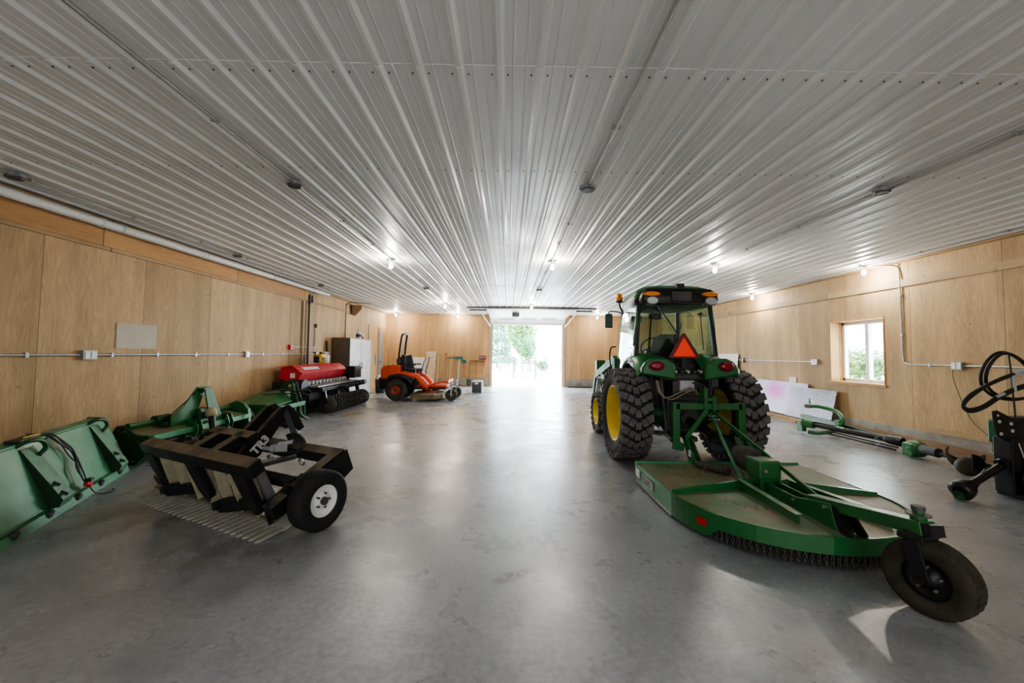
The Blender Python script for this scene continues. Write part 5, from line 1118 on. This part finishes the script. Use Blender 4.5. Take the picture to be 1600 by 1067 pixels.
k_('lift_strap', MB().bar((0.02, 1.12, .72), (-.19, .10, .215), .035, .012, (1, 0, 0)), M['greenl'])
k_('lift_strap', MB().bar((.06, 1.12, .74), (.10, -.36, .30), .035, .014, (1, 0, 0)), M['green'])
k_('lift_strap', MB().bar((.02, 1.10, .68), (.06, .98, .52), .035, .012, (1, 0, 0)), M['green'])
for z in (.70, .66): k_('steel_pin', MB().cyl((-.02, 1.08, z), (.10, 1.08, z), .010), M['steel'])
cyl_ = k_('manual_tube', MB().cyl((-.28, .82, .235), (-.12, .50, .25), .038), M['rubberd'])
k_('serial_decal', MB().bx((-A_ - .010, .42, .075), (-A_ - .008, .74, .155)), M['labelgrey'])
text('RC2072', .080, (-A_ - .0105, .73, .085), (0, -1, 0), (0, 0, 1), M['labeldk'], rc, 'lettering', .0006, .002, .95)
k_('brand_decal', MB().bx((-A_ - .010, .80, .085), (-A_ - .008, .92, .165)), M['sticker'])
i0 = 5; p0, p1 = out[i0], out[i0 + 1]
k_('red_decal', MB().add([(p0[0] * 1.008, p0[1] * 1.008, .10), (p1[0] * 1.008, p1[1] * 1.008, .10), (p1[0] * 1.008, p1[1] * 1.008, .15), (p0[0] * 1.008, p0[1] * 1.008, .15)], [(0, 1, 2, 3)]), M['redtag'])
# clippings on the deck
random.seed(3); gs = MB()
for i in range(420):
    cl = random.random()
    if cl < .55: x, y = random.gauss(-.02, .16), random.gauss(.62, .10)
    elif cl < .8: x, y = random.gauss(-.45, .12), random.gauss(.55, .10)
    elif cl < .92: x, y = random.gauss(-.38, .08), random.gauss(-.25, .08)
    else: x, y = random.gauss(-.25, .05), random.gauss(.30, .05)
    a = random.uniform(0, 2 * PI); L = random.uniform(.03, .11); z = .208
    up = abs(random.gauss(0, .05)) if cl < .55 else abs(random.gauss(0, .012))
    p = V((x, y, z)); q = p + V((L * math.cos(a), L * math.sin(a), up)); sd_ = V((-math.sin(a), math.cos(a), 0)) * random.uniform(.0015, .004)
    gs.add([p - sd_, p + sd_, q], [(0, 1, 2)])
gc = gs.build('grass_clippings', M['grass'], None, off=(-0, 0, 0)); gc.location = (KX, KY, 0); gc['kind'] = 'stuff'; tag(gc, 'dry grass clippings scattered over the cutter deck', 'grass clippings')

# ------------------------------------------------------------------ post hole digger lying along the right wall
au = thing('post_hole_digger', 'green post hole digger with bent handle and long shaft lying along the right wall', 'post hole digger', (5.6, 6.2, 0)); AO = (5.6, 6.2, 0)
def a_(name, mb, m, par=None, bev=0): return mb.build(name, m, par or au, bev, off=AO)
a_('bent_handle', MB().tube(spl([(5.62, 7.45, .46), (5.70, 7.30, .47), (5.78, 7.02, .42), (5.74, 6.86, .30), (5.60, 6.84, .14), (5.42, 6.95, .06), (5.28, 7.05, .06)], 6), .032, 10), M['green'])
a_('handle_end', MB().cyl((5.58, 7.50, .46), (5.63, 7.42, .465), .036), M['rust'])
a_('handle_pin', MB().cyl((5.62, 7.44, .42), (5.62, 7.44, .60), .010), M['green'])
a_('handle_bracket', MB().box((5.72, 6.9, .22), (.10, .12, .16)), M['green'], bev=.01)
a_('boom', MB().bar((5.95, 8.1, .19), (5.80, 6.9, .20), .05, .07).bar((5.80, 6.9, .20), (5.75, 5.8, .15), .045, .05), M['greendk'], bev=.004)
a_('shaft_yoke', MB().cyl((5.32, 7.18, .20), (5.36, 7.0, .19), .085, .06).box((5.30, 7.22, .14), (.08, .14, .18)), M['green'], bev=.01)
ds2 = a_('drive_shaft', MB().cyl((5.36, 7.0, .19), (5.66, 5.98, .17), .035).cyl((5.44, 6.7, .185), (5.66, 5.98, .17), .045), M['black'])
a_('warning_label', MB().lathe([(.0465, 0), (.0465, .12)], (5.46, 6.65, .184), (.3, -1.02, -.02), 20), M['sticker'], ds2)
a_('shaft_shield', MB().lathe([(.045, -.02), (.060, .02), (.070, .16), (.068, .20)], (5.66, 5.98, .17), (.1, -.35, -.02), 22), M['black'])
a_('gearbox', MB().sph((5.66, 5.55, .13), .125, 16, (.85, 1.3, .9)).bx((5.56, 5.50, .02), (5.76, 5.66, .2)), M['green'], bev=.02)
a_('auger_tube', MB().cyl((5.62, 5.42, .15), (5.60, 5.20, .15), .06).cyl((5.62, 5.3, .14), (5.56, 4.2, .14), .028), M['dgrey'])
fl = MB(); vs = []; n = 80
for i in range(n + 1):
    t = i / n; y = 5.12 - t * .92; a = t * 2 * PI * 2.3 + 1.2; x = 5.61 - .05 * t
    for r2 in (.028, .118): vs.append((x + r2 * math.cos(a), y, .14 + r2 * math.sin(a)))
for i in range(n): fl.add([vs[2 * i], vs[2 * i + 1], vs[2 * i + 3], vs[2 * i + 2]], [(0, 1, 2, 3)], True)
f_ = a_('auger_flight', fl, M['auger']); f_.modifiers.new('s', 'SOLIDIFY').thickness = .008
a_('safety_chain', MB().tube([(5.55 + .03 * math.sin(a), 6.02, .12 + .07 * math.cos(a)) for a in [i * PI / 8 for i in range(16)]], .004, 5, True), M['steel'])
a_('support_rod', MB().cyl((5.50, 6.9, .07), (5.62, 5.8, .05), .014).cyl((5.54, 6.9, .10), (5.66, 5.8, .08), .012), M['black'])

# ------------------------------------------------------------------ black implement at the right edge
ri = thing('backhoe_frame', 'black and green implement with looping hoses and drive shaft at the right edge', 'implement', (5.2, 4.0, 0)); RO = (5.2, 4.0, 0)
def e_(name, mb, m, par=None, bev=0): return mb.build(name, m, par or ri, bev, off=RO)
pp = [(4.815, .86), (4.86, .87), (5.06, .77), (5.12, .76), (5.12, .56), (4.96, .56), (4.86, .61), (4.83, .70)]
pl1 = e_('mount_plate', MB().prism(pp, (0, 3.96, 0), (1, 0, 0), (0, 0, 1), .014), M['black'], bev=.003)
for x, z in ((4.86, .82), (4.872, .76), (4.885, .64), (4.99, .74), (5.0, .67)):
    e_('plate_hole', MB().cyl((x, 3.948, z), (x, 3.953, z), .017 if z < .8 else .010, n=12), M['lgrey'], pl1)
e_('main_post', MB().bx((4.95, 3.92, .05), (5.07, 4.08, .60)).bx((5.05, 3.9, .0), (5.5, 4.15, .40)), M['black'], bev=.01)
e_('green_body', MB().bx((5.10, 3.98, .50), (5.6, 4.25, .74)), M['green'], bev=.02)
e_('top_beam', MB().bx((5.0, 3.95, .74), (5.55, 4.1, .80)).bx((5.05, 3.95, .38), (5.5, 4.1, .52)), M['black'], bev=.01)
pl2 = e_('lower_plate', MB().prism([(4.955, .27), (5.0, .29), (5.30, .26), (5.30, .02), (5.06, .03), (4.97, .10)], (0, 3.85, 0), (1, 0, 0), (0, 0, 1), .014), M['black'], bev=.003)
for k in range(5): e_('plate_hole', MB().cyl((5.0 + k * .008, 3.838, .24 - k * .036), (5.0 + k * .008, 3.844, .24 - k * .036), .010, n=10), M['lgrey'], pl2)
e_('side_plate', MB().prism([(4.78, .40), (4.86, .38), (4.92, .30), (4.86, .22), (4.78, .24)], (0, 4.12, 0), (1, 0, 0), (0, 0, 1), .014), M['black'])
dsx = e_('drive_shaft', MB().cyl((4.52, 3.94, .13), (4.97, 4.0, .34), .034).cyl((4.52, 3.94, .13), (4.60, 3.95, .165), .045, .038).cyl((4.93, 4.0, .32), (5.02, 4.0, .37), .060), M['black'])
e_('shaft_bell', MB().lathe([(.045, .12), (.055, .08), (.075, .06), (.078, .03), (.088, .025), (.088, .0), (.094, -.005), (.092, -.05), (.05, -.055)], (4.46, 3.93, .105), (.45, .06, .20), 24), M['black'], dsx)
e_('shaft_coupler', MB().cyl((4.43, 3.93, .06), (4.385, 3.92, .045), .04, .032).box((4.42, 3.92, .035), (.07, .06, .05)), M['greendk'], dsx, bev=.005)
for k in range(2):
    d = .022 * k
    e_('hydraulic_hose', MB().tube(spl([(5.09, 3.93 + d, 1.26 - d), (4.90, 3.92 + d, 1.20 - d), (4.70, 3.90 + d, 1.12 - d), (4.50, 3.88, 1.02 - d), (4.425, 3.87, .92), (4.50, 3.88, .865 + d), (4.66, 3.90, .90 + d), (4.85, 3.92, 1.0 + d), (5.1, 3.95, 1.09 + d), (5.4, 3.95, 1.16 + d)], 7), .015, 8), M['cord'])
ringc = V((5.03, 3.98, 1.21))
for k in range(2):
    e_('hydraulic_hose', MB().tube([ringc + V(((.255 + .02 * k) * math.cos(a) * (1 + .1 * math.cos(a)), .03 * math.sin(2 * a) + .03 * k, (.225 + .012 * k) * math.sin(a) - .03 * math.cos(a))) for a in [i * 2 * PI / 40 for i in range(40)]], .014, 8, True), M['cord'])
e_('hose_spring_rod', MB().tube([(4.995, 3.95, 1.43), (5.01, 3.95, 1.25), (5.035, 3.95, .78)], .008, 6).bar((4.97, 3.95, 1.43), (5.02, 3.95, 1.43), .02, .012), M['black'])
e_('tie_clamp', MB().cyl((5.005, 3.93, 1.24), (5.02, 3.93, 1.05), .012), M['lgrey'])
for p, q_, r_2 in (((5.00, 3.92, 1.235), (5.12, 3.93, 1.275), .017), ((5.00, 3.94, 1.205), (5.12, 3.95, 1.235), .017), ((4.80, 3.90, 1.01), (4.88, 3.91, 1.04), .014)): e_('hose_coupling', MB().cyl(p, q_, r_2), M['lgrey'])
e_('support_chain', MB().tube([(4.99, 3.90, .56), (5.02, 3.88, .40), (5.05, 3.86, .28)], .007, 6), M['steel'])
ad = thing('spare_disc', 'small dull disc blade on the floor beside the black implement', 'disc', (5.42, 4.72, 0))
MB().lathe([(0, .02), (.06, .015), (.108, .0), (.11, -.005), (.06, .009), (0, .014)], (0, 0, .112), (-.9, -.5, .15), 28).build('disc_blade', M['auger'], ad)
MB().cyl((0, 0, .112), (.03, .02, .11), .025).build('disc_hub', M['dgrey'], ad)

# ------------------------------------------------------------------ outside
o = MB().bx((-60, YB + .03, -.20), (60, 120, -.01)).build('gravel_yard', M['gravel']); o.name = 'outdoor_ground'; o['kind'] = 'structure'
o = MB().bx((XR + .35, -30, -.20), (60, YB + .02, -.012)).build('outdoor_ground', M['gravel']); o['kind'] = 'structure'
def foliage(c, rad, n, size, seed, cone=False):
    random.seed(seed); mb = MB(); c = V(c)
    for _ in range(n):
        if cone:
            h = random.random() ** 1.4; r = rad[0] * (1 - h) * (0.55 + .45 * random.random()) * (1 + .15 * math.sin(h * 40)); a = random.uniform(0, 2 * PI)
            p = c + V((r * math.cos(a), r * math.sin(a), h * rad[2]))
        else:
            d = V((random.gauss(0, 1), random.gauss(0, 1), random.gauss(0, 1))).normalized() * (random.random() ** .45)
            p = c + V((d.x * rad[0], d.y * rad[1], d.z * rad[2])) * (1 + .12 * math.sin(7 * d.x + 5 * d.z))
        u = V((random.gauss(0, 1), random.gauss(0, 1), random.gauss(0, 1))).normalized(); w = u.orthogonal().normalized() * size * random.uniform(.5, 1); u = u * size * random.uniform(.6, 1.2)
        mb.add([p - u, p - w * .6, p + u, p + w * .6], [(0, 1, 2, 3)])
    return mb
def tree(name, x, y, label, crown, rad, n, size, m, seed, th, tr_=.08, cone=False):
    t = thing(name, label, 'tree', (x, y, -.01), 0, 'trees across the yard')
    MB().cyl((0, 0, 0), (0, 0, th), tr_, tr_ * .6).build('trunk', M['bark'], t)
    foliage(crown, rad, n, size, seed, cone).build('foliage', M[m], t)
tree('spruce_tree', -1.06, 38.5, 'blue-green spruce at the left side of the doorway view', (0, 0, .5), (1.7, 1.7, 8), 5200, .16, 'leaf3', 1, 6, .1, True)
tree('leafy_tree', 1.15, 33, 'round-crowned green tree in the middle of the doorway view', (0, 0, 3.4), (1.25, 1.2, 2.3), 4200, .14, 'leaf1', 2, 3.0, .07)
tree('leafy_tree', 1.50, 30.4, 'smaller darker green tree just right of the round-crowned tree', (0, 0, 1.75), (.62, .6, .95), 1800, .10, 'leaf2', 3, 1.6, .05)
tree('slender_tree', .05, 43, 'thin-trunked pale tree between the spruce and the leafy tree', (.1, 0, 3.6), (1.2, 1.0, 1.7), 900, .13, 'leaf1', 4, 5.5, .09)
tree('far_tree', 2.5, 48, 'pale distant tree behind the leafy tree', (-.5, 0, 3.4), (1.5, 1.5, 2.6), 1500, .16, 'leaf1', 9, 3.4, .1)
t = thing('garden_bush', 'low round green bush right of the gate outside', 'bush', (2.85, 33, -.01)); foliage((0, 0, .42), (.55, .5, .42), 1500, .07, 5).build('foliage', M['leaf2'], t); MB().cyl((0, 0, 0), (0, 0, .5), .03).build('stem', M['bark'], t)
random.seed(11)
for i in range(7):
    x = -4.2 + i * 1.25
    t = thing('garden_bush', ['low pale shrub', 'small flowering shrub', 'grey-green shrub', 'loose pale shrub', 'low spreading shrub', 'thin pale shrub', 'far right pale shrub'][i] + ' beyond the wire fence, number ' + ['one', 'two', 'three', 'four', 'five', 'six', 'seven'][i] + ' from the left', 'bush', (x, 50, -.01), 0, 'shrubs beyond the fence')
    foliage((0, 0, .3), (.5, .4, .35), 350, .08, 20 + i).build('foliage', M['leaf1'], t); MB().cyl((0, 0, 0), (0, 0, .3), .03).build('stem', M['bark'], t)
# hedges seen through the side window
for i, (y, r, l) in enumerate([(18, 2.2, 'left part of the green hedge seen through the window'), (23.2, 2.2, 'middle part of the green hedge seen through the window'), (28.3, 2.2, 'right part of the distant hedge seen through the window')]):
    t = thing('garden_hedge', l, 'hedge', (20 + i * .5, y, -.01)); foliage((0, 0, .9), (1, r, 1.0), 1800, .16, 30 + i).build('foliage', M['leaf1'], t); MB().cyl((0, 0, 0), (0, 0, .9), .06).build('stem', M['bark'], t)
# fence and gate
fn = thing('wire_fence', 'thin post and wire fence crossing behind the yard', 'fence', (1.0, 29, -.01))
for i in range(12):
    MB().cyl((-6 + i * 1.1, 0, 0), (-6 + i * 1.1, 0, 1.15), .05).build('post', M['dgrey'], fn)
w_ = MB()
for z in (.3, .55, .8, 1.05): w_.cyl((-6.2, 0, z), (6.3, 0, z), .018, n=5)
w_.build('wires', M['dgrey'], fn)
gt = thing('farm_gate', 'tubular metal farm gate standing in the yard', 'gate', (.9, 22, -.01))
g = MB(); g.tube([(-.55, 0, .08), (-.55, 0, 1.02), (.55, 0, 1.02), (.55, 0, .08)], .032, 8, True)
g.build('gate_frame', M['dgrey'], gt); g = MB()
for z in (.28, .48, .68, .86): g.cyl((-.55, 0, z), (.55, 0, z), .022)
g.build('gate_bars', M['dgrey'], gt); MB().cyl((-.62, 0, 0), (-.62, 0, 1.25), .04).build('gate_post', M['dgrey'], gt); MB().cyl((.62, 0, 0), (.62, 0, 1.25), .04).build('gate_post', M['dgrey'], gt)

# ------------------------------------------------------------------ light
def light(t, name, loc, energy, col=(1, 1, 1), **k):
    l = bpy.data.lights.new(name, t); l.energy = energy; l.color = col
    for a, b in k.items(): setattr(l, a, b)
    o = bpy.data.objects.new(name, l); C.objects.link(o); o.location = loc; return o
for x, y, _ in LIT: light('POINT', 'bulb_light', (x, y, H - .20), 29, (1, .93, .83), shadow_soft_size=.05)
dl = light('AREA', 'doorway_portal', ((DX0 + DX1) / 2, YB + .21, DZ / 2), 1, shape='RECTANGLE', size=3.1, size_y=2.62)
dl.rotation_euler = (math.radians(-90), 0, 0); dl.data.cycles.is_portal = True
wl = light('AREA', 'window_portal', (XR + T + .02, (wy0 + wy1) / 2, (wz0 + wz1) / 2), 1, shape='RECTANGLE', size=1.2, size_y=1.2)
wl.rotation_euler = (0, math.radians(90), 0); wl.data.cycles.is_portal = True
fl_ = light('AREA', 'near_door_daylight', (0.6, YF + .1, 1.7), 100, (.97, .98, 1), shape='RECTANGLE', size=8.0, size_y=2.4)  # fill lamp added inside the closed front wall; no door there
fl_.rotation_euler = (math.radians(90), 0, 0)
sun = light('SUN', 'sun', (0, 0, 20), 3.0, (1, .97, .92), angle=.02); sun.rotation_euler = (math.radians(35), math.radians(20), 0)
wd_ = bpy.data.worlds.new('world'); bpy.context.scene.world = wd_; wd_.use_nodes = True
bg = wd_.node_tree.nodes['Background']; bg.inputs[0].default_value = (.80, .90, 1, 1); bg.inputs[1].default_value = 16.0

# ------------------------------------------------------------------ camera
F, PIT, ROL, YAW, CY = 624.48, .0464, .0119, .0086, 523.06
a, b, c, d = math.cos(YAW), math.sin(YAW), math.cos(PIT), math.sin(PIT)
fw = V((b * c, a * c, d)); rt_ = V((a, -b, 0)); up = rt_.cross(fw)
r2 = rt_ * math.cos(ROL) + up * math.sin(ROL); u2 = -rt_ * math.sin(ROL) + up * math.cos(ROL)
m4 = Matrix((r2, u2, -fw)).transposed().to_4x4(); m4.translation = V((0, 0, 1.378))
cd = bpy.data.cameras.new('camera'); cam = bpy.data.objects.new('camera', cd); C.objects.link(cam)
cam.matrix_world = m4; cd.sensor_width = 36; cd.lens = F / 1600 * 36; cd.shift_y = (CY - 533.5) / 1600; cd.clip_start = .05; cd.clip_end = 500
bpy.context.scene.camera = cam
vs2 = bpy.context.scene.view_settings
vs2.view_transform = 'AgX'; vs2.look = 'AgX - Medium High Contrast'; vs2.exposure = 0.95
